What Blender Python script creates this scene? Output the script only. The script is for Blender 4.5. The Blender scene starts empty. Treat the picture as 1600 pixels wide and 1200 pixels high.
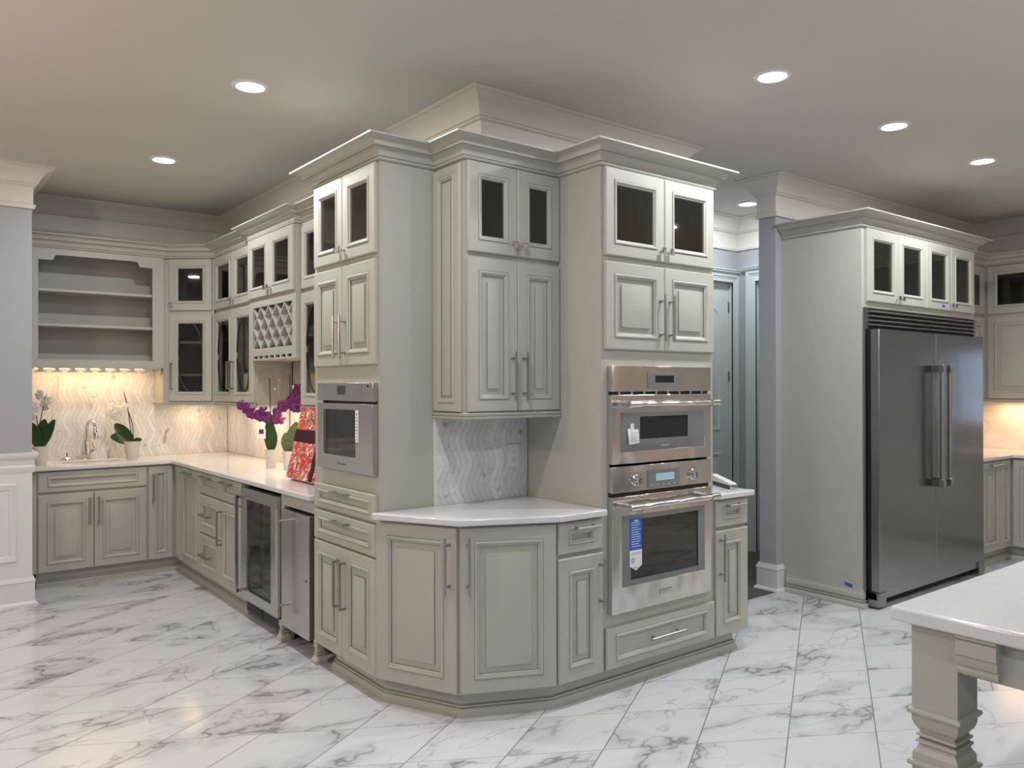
import bpy, bmesh, math, random
from mathutils import Vector, Matrix
random.seed(7)
PI = math.pi
scn = bpy.context.scene
COL = scn.collection

# ---------------------------------------------------------------- camera
CAM_H = 1.5115
yaw, pitch, roll = math.radians(52.173), math.radians(0.134), math.radians(-0.119)
fwd = Vector((math.cos(yaw)*math.cos(pitch), math.sin(yaw)*math.cos(pitch), math.sin(pitch)))
rgt = Vector((math.sin(yaw), -math.cos(yaw), 0)); upv = rgt.cross(fwd)
r2 = math.cos(roll)*rgt + math.sin(roll)*upv
u2 = -math.sin(roll)*rgt + math.cos(roll)*upv
cd = bpy.data.cameras.new('camera'); cam = bpy.data.objects.new('camera', cd); COL.objects.link(cam)
cam.matrix_world = Matrix(((r2.x, u2.x, -fwd.x, 0), (r2.y, u2.y, -fwd.y, 0), (r2.z, u2.z, -fwd.z, CAM_H), (0, 0, 0, 1)))
cd.sensor_width = 36; cd.lens = 1247.4/1600*36; cd.clip_start = 0.05
scn.camera = cam

# ---------------------------------------------------------------- world, exposure
w = bpy.data.worlds.new('world'); scn.world = w; w.use_nodes = True
w.node_tree.nodes['Background'].inputs[0].default_value = (0.55, 0.72, 1.0, 1)
w.node_tree.nodes['Background'].inputs[1].default_value = 1.3
scn.view_settings.view_transform = 'Standard'; scn.view_settings.look = 'None'
scn.view_settings.gamma = 1; scn.view_settings.use_curve_mapping = False
scn.view_settings.exposure = 0.36

def lamp(kind, loc, energy, color, size=0.14, size_y=None, rot=(0, 0, 0), name='lamp', spread=None):
    l = bpy.data.lights.new(name, kind); o = bpy.data.objects.new(name, l); COL.objects.link(o)
    o.location = loc; o.rotation_euler = rot; l.energy = energy; l.color = color
    if kind == 'AREA':
        l.shape = 'DISK' if size_y is None else 'RECTANGLE'; l.size = size
        if size_y: l.size_y = size_y
        if spread: l.spread = spread
    else: l.shadow_soft_size = size
    return o

CEIL = 3.04
LED = (0.955, 0.98, 1.0); COOL = (0.90, 0.96, 1.0); WARM = (1.0, 0.70, 0.44); WARM2 = (1.0, 0.74, 0.48)
SEEN_LIGHTS = [(1.438, 4.017), (1.444, 5.673), (3.431, 2.318), (4.659, 2.328), (5.87, 2.327), (5.679, 4.081)]
ADDED_LIGHTS = [(1.44, 2.32), (3.43, 0.5), (5.87, 0.5), (0.0, 0.5), (-2.2, 2.3), (-2.2, 5.0), (3.43, -2.2), (0.0, -2.2)]  # unseen repeats added to light the room, no fixtures built
for i, (x, y) in enumerate(SEEN_LIGHTS + ADDED_LIGHTS):
    lamp('AREA', (x, y, CEIL-0.016), 14 if i != 5 else 8, COOL if i == 5 else LED, 0.13, name='downlight_or_added_lamp')
# warm chandelier light of the room on the left (outside the frame)
lamp('POINT', (-1.1, 3.4, 2.35), 48, WARM2, 0.09, name='chandelier_lamp')
for px_, py_ in ((6.3, -1.3), (7.1, -2.3), (5.0, -0.9)):  # unseen lamps added for warm room light and reflections in the steel
    lamp('POINT', (px_, py_, 1.93), 14, WARM2, 0.07, name='added_pendant_lamp')
# under-cabinet strips
lamp('AREA', (1.28, 7.235, 1.652), 1.35, WARM, 0.85, 0.03, name='undercabinet_lamp')
lamp('AREA', (2.30, 5.45, 1.345), 3.4, WARM, 0.03, 0.8, name='undercabinet_lamp')
lamp('AREA', (2.30, 4.60, 1.345), 3.0, WARM, 0.03, 0.5, name='undercabinet_lamp')
lamp('AREA', (2.12, 7.20, 1.368), 1.0, WARM, 0.25, 0.03, name='undercabinet_lamp')
lamp('AREA', (2.30, 6.35, 1.345), 2.2, WARM, 0.03, 0.7, name='undercabinet_lamp')
lamp('AREA', (7.45, 3.30, 1.345), 2.6, (1.0, 0.60, 0.32), 0.7, 0.03, name='undercabinet_lamp')
lamp('AREA', (8.10, 2.85, 1.345), 2.4, (1.0, 0.60, 0.32), 0.03, 0.5, name='undercabinet_lamp')

# ---------------------------------------------------------------- materials
def newmat(name):
    m = bpy.data.materials.new(name); m.use_nodes = True
    return m, m.node_tree, m.node_tree.nodes['Principled BSDF']
def N(nt, t, **kw):
    n = nt.nodes.new(t)
    for k, v in kw.items():
        if k == 'ins':
            for i, x in v.items(): n.inputs[i].default_value = x
        else: setattr(n, k, v)
    return n
def paint(name, col, rough=0.45, vary=0.03, bump=0.0, scale=6, spec=0.5):
    m, nt, b = newmat(name); L = nt.links
    tc = N(nt, 'ShaderNodeTexCoord')
    no = N(nt, 'ShaderNodeTexNoise', ins={'Scale': scale, 'Detail': 3.0})
    L.new(tc.outputs['Object'], no.inputs['Vector'])
    mx = N(nt, 'ShaderNodeMix', data_type='RGBA')
    mx.inputs['A'].default_value = tuple(c*(1-vary) for c in col)+(1,)
    mx.inputs['B'].default_value = tuple(min(1, c*(1+vary)) for c in col)+(1,)
    L.new(no.outputs['Fac'], mx.inputs['Factor']); L.new(mx.outputs['Result'], b.inputs['Base Color'])
    b.inputs['Roughness'].default_value = rough; b.inputs['Specular IOR Level'].default_value = spec
    if bump:
        n2 = N(nt, 'ShaderNodeTexNoise', ins={'Scale': 90.0, 'Detail': 2.0}); L.new(tc.outputs['Object'], n2.inputs['Vector'])
        bp = N(nt, 'ShaderNodeBump', ins={'Strength': bump, 'Distance': 0.002}); L.new(n2.outputs['Fac'], bp.inputs['Height'])
        L.new(bp.outputs['Normal'], b.inputs['Normal'])
    return m
def plain(name, col, rough=0.5, metal=0.0, emit=None, es=0.0):
    m, nt, b = newmat(name)
    b.inputs['Base Color'].default_value = tuple(col)+(1,); b.inputs['Roughness'].default_value = rough
    b.inputs['Metallic'].default_value = metal
    if emit:
        b.inputs['Emission Color'].default_value = tuple(emit)+(1,); b.inputs['Emission Strength'].default_value = es
    return m
def steel(name, col=(0.56, 0.55, 0.53), rough=0.26, wav=0.0, brush='z'):
    m, nt, b = newmat(name); L = nt.links
    b.inputs['Base Color'].default_value = tuple(col)+(1,); b.inputs['Metallic'].default_value = 1.0
    tc = N(nt, 'ShaderNodeTexCoord'); mp = N(nt, 'ShaderNodeMapping')
    mp.inputs['Scale'].default_value = (2, 2, 420)
    L.new(tc.outputs['Object'], mp.inputs['Vector'])
    no = N(nt, 'ShaderNodeTexNoise', ins={'Scale': 3.0, 'Detail': 2.0}); L.new(mp.outputs['Vector'], no.inputs['Vector'])
    mr = N(nt, 'ShaderNodeMapRange', ins={'To Min': rough-0.02, 'To Max': rough+0.03}); L.new(no.outputs['Fac'], mr.inputs['Value'])
    L.new(mr.outputs['Result'], b.inputs['Roughness'])
    if wav:
        m2 = N(nt, 'ShaderNodeMapping'); m2.inputs['Scale'].default_value = (2.2, 2.2, 0.8); L.new(tc.outputs['Object'], m2.inputs['Vector'])
        n2 = N(nt, 'ShaderNodeTexNoise', ins={'Scale': 2.6, 'Detail': 1.0}); L.new(m2.outputs[0], n2.inputs['Vector'])
        bp = N(nt, 'ShaderNodeBump', ins={'Strength': wav, 'Distance': 0.02}); L.new(n2.outputs['Fac'], bp.inputs['Height'])
        L.new(bp.outputs['Normal'], b.inputs['Normal'])
    return m
def glassmat(name, tint=(0.55, 0.57, 0.52), f0=0.10, f1=0.7):
    m, nt, b = newmat(name); L = nt.links; nt.nodes.remove(b)
    out = [n for n in nt.nodes if n.type == 'OUTPUT_MATERIAL'][0]
    tr = N(nt, 'ShaderNodeBsdfTransparent'); tr.inputs[0].default_value = tuple(tint)+(1,)
    gl = N(nt, 'ShaderNodeBsdfGlossy'); gl.inputs['Roughness'].default_value = 0.02
    lw = N(nt, 'ShaderNodeLayerWeight', ins={'Blend': 0.25})
    mr = N(nt, 'ShaderNodeMapRange', ins={'To Min': f0, 'To Max': f1}); L.new(lw.outputs['Fresnel'], mr.inputs['Value'])
    mx = N(nt, 'ShaderNodeMixShader'); L.new(mr.outputs['Result'], mx.inputs[0]); L.new(tr.outputs[0], mx.inputs[1]); L.new(gl.outputs[0], mx.inputs[2])
    L.new(mx.outputs[0], out.inputs['Surface'])
    return m

CAB = (0.455, 0.447, 0.398)
M = {}
M['cab'] = paint('cabinet_paint', CAB, 0.42, 0.03, 0.05)
M['glaze'] = paint('cabinet_glaze', (0.27, 0.26, 0.23), 0.5)
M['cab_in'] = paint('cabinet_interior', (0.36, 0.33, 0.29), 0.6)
M['trim'] = paint('trim_paint', (0.72, 0.69, 0.63), 0.4)
M['white_trim'] = paint('white_trim_paint', (0.74, 0.73, 0.73), 0.4)
M['wall'] = paint('lavender_grey_wall', (0.395, 0.40, 0.435), 0.7, 0.02, 0.1)
M['ceil'] = paint('ceiling_paint', (0.61, 0.575, 0.53), 0.8, 0.01)
M['door'] = paint('door_paint', (0.62, 0.66, 0.64), 0.4)
M['darkfloor'] = paint('dark_hall_floor', (0.075, 0.065, 0.06), 0.6, 0.35, scale=3)
M['steel'] = steel('brushed_steel', wav=0.0)
M['steel_w'] = steel('polished_oven_steel', (0.72, 0.70, 0.67), 0.13, wav=1.0)
M['steel_d'] = steel('fridge_steel', (0.33, 0.325, 0.31), 0.22, wav=0.08)
M['chrome'] = plain('polished_chrome', (0.72, 0.71, 0.70), 0.12, 1.0)
M['nickel'] = plain('satin_nickel', (0.42, 0.41, 0.39), 0.32, 1.0)
M['black'] = plain('black_gap', (0.006, 0.006, 0.007), 0.5)
M['darkgrey'] = plain('dark_grey_plastic', (0.05, 0.052, 0.055), 0.4)
M['greyglass'] = plain('grey_glass_panel', (0.20, 0.21, 0.215), 0.12)
M['darkglass'] = plain('dark_display_glass', (0.018, 0.02, 0.02), 0.06)
M['ovenin'] = plain('oven_enamel', (0.05, 0.055, 0.05), 0.35)
M['glass'] = glassmat('cabinet_glass', (0.60, 0.61, 0.55), 0.05)
M['glass_dark'] = glassmat('oven_glass', (0.28, 0.30, 0.27), 0.09)
M['leading'] = plain('lead_came', (0.045, 0.045, 0.04), 0.4, 0.6)
M['led'] = plain('led_diffuser', (1, 1, 1), 0.5, 0, (0.95, 0.97, 1.0), 9.0)
M['warmled'] = plain('warm_led', (1, 0.8, 0.5), 0.5, 0, (1.0, 0.62, 0.28), 9.0)
M['added_pend'] = plain('added_pendant_glow', (1, 0.9, 0.7), 0.5, 0, (1.0, 0.78, 0.52), 7.0)  # glow of the added unseen pendants
M['ledring'] = plain('light_trim_ring', (0.80, 0.79, 0.80), 0.4)
M['display'] = plain('lit_display', (0.12, 0.2, 0.25), 0.2, 0, (0.30, 0.45, 0.52), 0.5)
M['white'] = plain('white_plastic', (0.78, 0.77, 0.74), 0.35)
M['paper'] = plain('white_paper', (0.85, 0.85, 0.86), 0.7)
M['ink'] = plain('grey_ink', (0.12, 0.12, 0.14), 0.7)
M['blue'] = plain('blue_label', (0.02, 0.12, 0.50), 0.4)
M['tape'] = plain('blue_masking_tape', (0.015, 0.10, 0.55), 0.7)
M['ceramic'] = paint('speckled_white_ceramic', (0.62, 0.60, 0.56), 0.4, 0.15, scale=60)
M['leaf'] = paint('orchid_leaf', (0.022, 0.062, 0.014), 0.3, 0.35, scale=14)
M['leaf2'] = paint('striped_leaf', (0.09, 0.13, 0.06), 0.35, 0.9, scale=40)
M['stem'] = plain('dark_stem', (0.035, 0.022, 0.012), 0.6)
M['petal_w'] = plain('white_petal', (0.82, 0.79, 0.68), 0.5)
M['petal_p'] = paint('purple_petal', (0.15, 0.007, 0.13), 0.5, 0.3, scale=40)
M['cello'] = glassmat('clear_cellophane', (0.97, 0.97, 0.97), 0.02, 0.22)
M['ribbon'] = plain('dark_red_ribbon', (0.035, 0.002, 0.004), 0.75)
M['porcelain'] = plain('sink_porcelain', (0.66, 0.60, 0.54), 0.2)

def mat_quartz():
    m, nt, b = newmat('white_quartz'); L = nt.links
    tc = N(nt, 'ShaderNodeTexCoord')
    n1 = N(nt, 'ShaderNodeTexNoise', ins={'Scale': 260.0, 'Detail': 1.0}); L.new(tc.outputs['Object'], n1.inputs['Vector'])
    n2 = N(nt, 'ShaderNodeTexNoise', ins={'Scale': 2.2, 'Detail': 5.0, 'Distortion': 0.8}); L.new(tc.outputs['Object'], n2.inputs['Vector'])
    r = N(nt, 'ShaderNodeValToRGB'); r.color_ramp.elements[0].position = 0.35; r.color_ramp.elements[1].position = 0.6
    r.color_ramp.elements[0].color = (0.66, 0.66, 0.67, 1); r.color_ramp.elements[1].color = (0.72, 0.72, 0.73, 1)
    L.new(n1.outputs['Fac'], r.inputs[0])
    r2 = N(nt, 'ShaderNodeValToRGB'); e = r2.color_ramp.elements; e[0].position = 0.47; e[0].color = (1, 1, 1, 1); e[1].position = 0.53; e[1].color = (1, 1, 1, 1)
    k = e.new(0.50); k.color = (0.965, 0.965, 0.97, 1); L.new(n2.outputs['Fac'], r2.inputs[0])
    mx = N(nt, 'ShaderNodeMix', data_type='RGBA', blend_type='MULTIPLY'); mx.inputs['Factor'].default_value = 1
    L.new(r.outputs[0], mx.inputs['A']); L.new(r2.outputs[0], mx.inputs['B']); L.new(mx.outputs['Result'], b.inputs['Base Color'])
    b.inputs['Roughness'].default_value = 0.13
    return m
M['quartz'] = mat_quartz()

def math_(nt, op, a, b=None, c=None):
    n = nt.nodes.new('ShaderNodeMath'); n.operation = op
    for i, x in enumerate((a, b, c)):
        if x is None: continue
        if isinstance(x, (int, float)): n.inputs[i].default_value = x
        else: nt.links.new(x, n.inputs[i])
    return n.outputs[0]
def mat_floor():
    m, nt, b = newmat('marble_floor_tile'); L = nt.links
    tc = N(nt, 'ShaderNodeTexCoord'); sp = N(nt, 'ShaderNodeSeparateXYZ'); L.new(tc.outputs['Object'], sp.inputs[0])
    X, Y = sp.outputs[0], sp.outputs[1]; a = math.radians(30.6); A = lambda *k: math_(nt, *k)
    v = A('ADD', A('MULTIPLY', X, -math.sin(a)), A('MULTIPLY', Y, math.cos(a)))
    s = A('DIVIDE', A('SUBTRACT', v, 0.517), 0.3545)
    wv = A('ADD', A('MULTIPLY', X, 0.5), A('MULTIPLY', Y, 0.8660254))
    t = A('DIVIDE', A('SUBTRACT', wv, 3.589), 0.353)
    si, ti = A('FLOOR', s), A('FLOOR', t)
    def line(f, wd):
        fr = A('FRACT', f); d = A('MINIMUM', fr, A('SUBTRACT', 1.0, fr)); return A('LESS_THAN', d, wd)
    g1 = line(s, 0.0062); g2 = line(t, 0.0048)
    cb = N(nt, 'ShaderNodeCombineXYZ'); L.new(si, cb.inputs[0]); L.new(ti, cb.inputs[1])
    wn = N(nt, 'ShaderNodeTexWhiteNoise', noise_dimensions='3D'); L.new(cb.outputs[0], wn.inputs['Vector'])
    sc = N(nt, 'ShaderNodeVectorMath', operation='SCALE', ins={'Scale': 23.0}); L.new(wn.outputs['Color'], sc.inputs[0])
    # veins run mostly one way: squash coordinates along a diagonal
    rot = N(nt, 'ShaderNodeMapping'); rot.inputs['Rotation'].default_value = (0, 0, math.radians(35)); rot.inputs['Scale'].default_value = (1.0, 1.9, 1)
    L.new(tc.outputs['Object'], rot.inputs['Vector'])
    ad = N(nt, 'ShaderNodeVectorMath', operation='ADD'); L.new(rot.outputs[0], ad.inputs[0]); L.new(sc.outputs[0], ad.inputs[1])
    def vein(scale, width, dist, detail=5.0, off=0.0):
        of = N(nt, 'ShaderNodeVectorMath', operation='ADD'); L.new(ad.outputs[0], of.inputs[0]); of.inputs[1].default_value = (off, off*1.7, off)
        n = N(nt, 'ShaderNodeTexNoise', ins={'Scale': scale, 'Detail': detail, 'Roughness': 0.55, 'Distortion': dist}); L.new(of.outputs[0], n.inputs['Vector'])
        d = A('ABSOLUTE', A('SUBTRACT', n.outputs['Fac'], 0.5))
        mr = N(nt, 'ShaderNodeMapRange', interpolation_type='SMOOTHSTEP', ins={'From Min': 0.0, 'From Max': width, 'To Min': 1.0, 'To Max': 0.0}); L.new(d, mr.inputs['Value'])
        return mr.outputs[0]
    v1 = vein(0.85, 0.011, 0.3, 5.0); v2 = vein(0.85, 0.075, 0.3, 5.0); v3 = vein(1.1, 0.008, 0.3, 4.0, 7.3)
    patch = N(nt, 'ShaderNodeTexNoise', ins={'Scale': 1.7, 'Detail': 2.0}); L.new(ad.outputs[0], patch.inputs['Vector'])
    pm = N(nt, 'ShaderNodeMapRange', interpolation_type='SMOOTHSTEP', ins={'From Min': 0.38, 'From Max': 0.60}); L.new(patch.outputs['Fac'], pm.inputs['Value'])
    dark = A('ADD', A('MULTIPLY', v1, A('MULTIPLY_ADD', pm.outputs[0], 0.32, 0.22)), A('ADD', A('MULTIPLY', v2, A('MULTIPLY_ADD', pm.outputs[0], 0.34, 0.02)), A('MULTIPLY', v3, A('MULTIPLY_ADD', pm.outputs[0], 0.20, 0.15))))
    dark = A('MINIMUM', dark, 0.8)
    mx = N(nt, 'ShaderNodeMix', data_type='RGBA'); L.new(dark, mx.inputs['Factor'])
    mx.inputs['A'].default_value = (0.635, 0.645, 0.665, 1); mx.inputs['B'].default_value = (0.17, 0.17, 0.185, 1)
    m1 = N(nt, 'ShaderNodeMix', data_type='RGBA'); L.new(g1, m1.inputs['Factor']); L.new(mx.outputs['Result'], m1.inputs['A']); m1.inputs['B'].default_value = (0.16, 0.15, 0.16, 1)
    m2 = N(nt, 'ShaderNodeMix', data_type='RGBA'); L.new(g2, m2.inputs['Factor']); L.new(m1.outputs['Result'], m2.inputs['A']); m2.inputs['B'].default_value = (0.24, 0.23, 0.24, 1)
    L.new(m2.outputs['Result'], b.inputs['Base Color'])
    g = A('MAXIMUM', g1, g2); L.new(A('MULTIPLY_ADD', g, 0.5, 0.16), b.inputs['Roughness'])
    return m
M['floor'] = mat_floor()

def mat_mosaic(name, vein_only=False):
    m, nt, b = newmat(name); L = nt.links
    tc = N(nt, 'ShaderNodeTexCoord'); sp = N(nt, 'ShaderNodeSeparateXYZ'); L.new(tc.outputs['Object'], sp.inputs[0])
    A = lambda *k: math_(nt, *k)
    h = A('ADD', sp.outputs[0], sp.outputs[1]); z = sp.outputs[2]
    wave = A('MULTIPLY', A('SINE', A('MULTIPLY', z, 2*PI/0.235)), 0.021)
    st = A('DIVIDE', A('ADD', h, wave), 0.036)
    sid = A('FLOOR', st); fr = A('FRACT', st); d = A('MINIMUM', fr, A('SUBTRACT', 1.0, fr))
    seam = A('LESS_THAN', d, 0.05)
    # each strip is cut in lengths
    wn0 = N(nt, 'ShaderNodeTexWhiteNoise', noise_dimensions='1D'); L.new(sid, wn0.inputs['W'])
    seg = A('FLOOR', A('ADD', A('DIVIDE', z, 0.11), A('MULTIPLY', wn0.outputs['Value'], 5.0)))
    cb = N(nt, 'ShaderNodeCombineXYZ'); L.new(sid, cb.inputs[0]); L.new(seg, cb.inputs[1])
    wn = N(nt, 'ShaderNodeTexWhiteNoise', noise_dimensions='3D'); L.new(cb.outputs[0], wn.inputs['Vector'])
    sc = N(nt, 'ShaderNodeVectorMath', operation='SCALE', ins={'Scale': 9.0}); L.new(wn0.outputs['Color'], sc.inputs[0])
    ad = N(nt, 'ShaderNodeVectorMath', operation='ADD'); L.new(tc.outputs['Object'], ad.inputs[0]); L.new(sc.outputs[0], ad.inputs[1])
    no = N(nt, 'ShaderNodeTexNoise', ins={'Scale': 7.0 if not vein_only else 4.0, 'Detail': 5.0, 'Distortion': 1.0})
    L.new((tc.outputs['Object'] if vein_only else ad.outputs[0]), no.inputs['Vector'])
    vd = A('ABSOLUTE', A('SUBTRACT', no.outputs['Fac'], 0.5))
    mr = N(nt, 'ShaderNodeMapRange', interpolation_type='SMOOTHSTEP', ins={'From Min': 0.0, 'From Max': 0.03, 'To Min': 1.0, 'To Max': 0.0}); L.new(vd, mr.inputs['Value'])
    hi = N(nt, 'ShaderNodeMapRange', interpolation_type='SMOOTHSTEP', ins={'From Min': 0.62, 'From Max': 0.74}); L.new(no.outputs['Fac'], hi.inputs['Value'])
    tone = N(nt, 'ShaderNodeMix', data_type='RGBA'); L.new(wn0.outputs['Value'], tone.inputs['Factor'])
    tone.inputs['A'].default_value = (0.66, 0.665, 0.665, 1); tone.inputs['B'].default_value = (0.80, 0.80, 0.80, 1)
    if vein_only: tone.inputs['A'].default_value = (0.74, 0.73, 0.71, 1); tone.inputs['B'].default_value = (0.74, 0.73, 0.71, 1)
    mx = N(nt, 'ShaderNodeMix', data_type='RGBA'); L.new(A('MINIMUM', A('ADD', A('MULTIPLY', mr.outputs[0], 0.18), A('MULTIPLY', hi.outputs[0], 0.8)), 0.85), mx.inputs['Factor'])
    L.new(tone.outputs['Result'], mx.inputs['A']); mx.inputs['B'].default_value = (0.26, 0.255, 0.24, 1)
    if vein_only: L.new(mx.outputs['Result'], b.inputs['Base Color'])
    else:
        m1 = N(nt, 'ShaderNodeMix', data_type='RGBA'); L.new(A('MULTIPLY', seam, 0.6), m1.inputs['Factor']); L.new(mx.outputs['Result'], m1.inputs['A']); m1.inputs['B'].default_value = (0.40, 0.40, 0.39, 1)
        L.new(m1.outputs['Result'], b.inputs['Base Color'])
        bp = N(nt, 'ShaderNodeBump', ins={'Strength': 0.25, 'Distance': 0.002}); bp.invert = True; L.new(seam, bp.inputs['Height']); L.new(bp.outputs['Normal'], b.inputs['Normal'])
        L.new(A('MULTIPLY_ADD', wn.outputs['Value'], 0.25, 0.15), b.inputs['Roughness'])
    if vein_only: b.inputs['Roughness'].default_value = 0.2
    return m
M['mosaic'] = mat_mosaic('wavy_marble_mosaic')
M['slabsplash'] = mat_mosaic('marble_slab_splash', True)

def mat_gift():
    m, nt, b = newmat('festive_red_wrapping'); L = nt.links
    tc = N(nt, 'ShaderNodeTexCoord'); mp = N(nt, 'ShaderNodeMapping'); mp.inputs['Scale'].default_value = (1, 1, 0.8); L.new(tc.outputs['Object'], mp.inputs['Vector'])
    v1 = N(nt, 'ShaderNodeTexVoronoi', ins={'Scale': 34.0}); L.new(mp.outputs[0], v1.inputs['Vector'])
    r = N(nt, 'ShaderNodeValToRGB'); r.color_ramp.interpolation = 'CONSTANT'; e = r.color_ramp.elements
    e[0].color = (0.56, 0.025, 0.022, 1); e[1].position = 0.62; e[1].color = (0.60, 0.10, 0.07, 1)
    for p, c in ((0.83, (0.80, 0.76, 0.72, 1)), (0.90, (0.05, 0.12, 0.035, 1)), (0.95, (0.70, 0.42, 0.10, 1))):
        k = e.new(p); k.color = c
    sp = N(nt, 'ShaderNodeSeparateColor'); L.new(v1.outputs['Color'], sp.inputs[0]); L.new(sp.outputs[0], r.inputs[0])
    wv = N(nt, 'ShaderNodeTexWave', wave_type='BANDS', ins={'Scale': 9.0, 'Distortion': 14.0, 'Detail': 3.0, 'Detail Scale': 2.0}); wv.bands_direction = 'DIAGONAL'; L.new(tc.outputs['Object'], wv.inputs['Vector'])
    st = math_(nt, 'GREATER_THAN', wv.outputs['Fac'], 0.955)
    mx = N(nt, 'ShaderNodeMix', data_type='RGBA'); L.new(st, mx.inputs['Factor']); L.new(r.outputs[0], mx.inputs['A']); mx.inputs['B'].default_value = (0.82, 0.78, 0.75, 1)
    L.new(mx.outputs['Result'], b.inputs['Base Color']); b.inputs['Roughness'].default_value = 0.25
    return m
M['gift'] = mat_gift()

# ---------------------------------------------------------------- mesh builder
class MB:
    def __init__(s): s.v = []; s.f = []; s.m = []
    def add(s, vs, fs, mi=0):
        o = len(s.v); s.v += [tuple(a) for a in vs]
        for f in fs: s.f.append([i+o for i in f]); s.m.append(mi)
        return s
    def box(s, x0, x1, y0, y1, z0, z1, mi=0):
        x0, x1 = sorted((x0, x1)); y0, y1 = sorted((y0, y1)); z0, z1 = sorted((z0, z1))
        return s.add([(x, y, z) for z in (z0, z1) for y in (y0, y1) for x in (x0, x1)],
                     [(0, 2, 3, 1), (4, 5, 7, 6), (0, 1, 5, 4), (2, 6, 7, 3), (0, 4, 6, 2), (1, 3, 7, 5)], mi)
    def fbox(s, F, u0, u1, z0, z1, d0, d1, mi=0):
        return s.add([F(u, z, d) for z in (z0, z1) for d in (d0, d1) for u in (u0, u1)],
                     [(0, 2, 3, 1), (4, 5, 7, 6), (0, 1, 5, 4), (2, 6, 7, 3), (0, 4, 6, 2), (1, 3, 7, 5)], mi)
    def prism(s, poly, z0, z1, mi=0):
        n = len(poly); vs = [(p[0], p[1], z0) for p in poly]+[(p[0], p[1], z1) for p in poly]
        return s.add(vs, [tuple(range(n))[::-1], tuple(range(n, 2*n))]+[(i, (i+1) % n, n+(i+1) % n, n+i) for i in range(n)], mi)
    def loft(s, loops, cap0=True, cap1=True, mis=None, closed=True):
        n = len(loops[0]); o = len(s.v)
        for lp in loops: s.v += [tuple(p) for p in lp]
        for k in range(len(loops)-1):
            for i in range(n if closed else n-1):
                j = (i+1) % n
                s.f.append([o+k*n+i, o+k*n+j, o+(k+1)*n+j, o+(k+1)*n+i]); s.m.append(mis[k] if mis else 0)
        if cap0: s.f.append([o+i for i in range(n)][::-1]); s.m.append(mis[0] if mis else 0)
        if cap1: s.f.append([o+(len(loops)-1)*n+i for i in range(n)]); s.m.append(mis[-1] if mis else 0)
        return s
    def tube(s, pts, r, n=10, mi=0, caps=True, sq=False):
        pts = [Vector(p) for p in pts]; loops = []
        rs = r if isinstance(r, (list, tuple)) else [r]*len(pts)
        t0 = (pts[1]-pts[0]).normalized(); a = Vector((0, 0, 1)) if abs(t0.z) < 0.9 else Vector((1, 0, 0))
        nx = t0.cross(a).normalized()
        for i, p in enumerate(pts):
            t = (pts[min(i+1, len(pts)-1)]-pts[max(i-1, 0)]).normalized()
            nx = (nx-t*nx.dot(t)).normalized(); ny = t.cross(nx)
            loops.append([p+(nx*math.cos(q)+ny*math.sin(q))*rs[i] for q in [2*PI*(k+(0.5 if n == 4 else 0))/n for k in range(n)]])
        return s.loft(loops, caps, caps, [mi]*len(loops))
    def lathe(s, c, prof, n=20, mi=0, axis='z', caps=True):
        c = Vector(c); ax = {'z': ((1, 0, 0), (0, 1, 0), (0, 0, 1)), 'x': ((0, 1, 0), (0, 0, 1), (1, 0, 0)), 'y': ((0, 0, 1), (1, 0, 0), (0, 1, 0))}[axis] if isinstance(axis, str) else axis
        a, b_, k = [Vector(q) for q in ax]
        return s.loft([[c+(a*math.cos(t)+b_*math.sin(t))*r+k*h for t in [2*PI*i/n for i in range(n)]] for r, h in prof], caps, caps, [mi]*len(prof))
    def sweep(s, prof, path, mis=None, caps=True, sub=None):
        """prof: (out, z) list; path: xy points walked left to right as seen from the front"""
        P = [Vector(p[:2]) for p in path]; loops = []
        for i, p in enumerate(P):
            dirs = []
            if i > 0: dirs.append((P[i]-P[i-1]).normalized())
            if i < len(P)-1: dirs.append((P[i+1]-P[i]).normalized())
            ns = [Vector((d.y, -d.x)) for d in dirs]
            mvec = ns[0] if len(ns) == 1 else (ns[0]+ns[1])/(1+ns[0].dot(ns[1]))
            loops.append([(p.x+mvec.x*o_, p.y+mvec.y*o_, z) for o_, z in prof])
        if sub: loops = loops[sub[0]:sub[1]+1]
        n = len(prof); o = len(s.v)
        for lp in loops: s.v += lp
        for k in range(len(loops)-1):
            for i in range(n):
                j = (i+1) % n
                s.f.append([o+k*n+i, o+k*n+j, o+(k+1)*n+j, o+(k+1)*n+i]); s.m.append(mis[i] if mis else 0)
        if caps:
            s.f.append([o+i for i in range(n)][::-1]); s.m.append(0)
            s.f.append([o+(len(loops)-1)*n+i for i in range(n)]); s.m.append(0)
        return s
    def grid(s, us, zs, hole, fn, d0, d1, mi=0):
        """slab in (u,z) with holes, between depths d0,d1; fn(u,z,d)->xyz; hole(uc,zc)->bool"""
        us = sorted(set(us)); zs = sorted(set(zs)); nu, nz = len(us)-1, len(zs)-1
        fill = [[not hole((us[i]+us[i+1])/2, (zs[j]+zs[j+1])/2) for j in range(nz)] for i in range(nu)]
        idx = {}; vs = []; fs = []
        def V(i, j, k):
            if (i, j, k) not in idx: idx[(i, j, k)] = len(vs); vs.append(fn(us[i], zs[j], d1 if k else d0))
            return idx[(i, j, k)]
        F = lambda i, j: 0 <= i < nu and 0 <= j < nz and fill[i][j]
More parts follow.
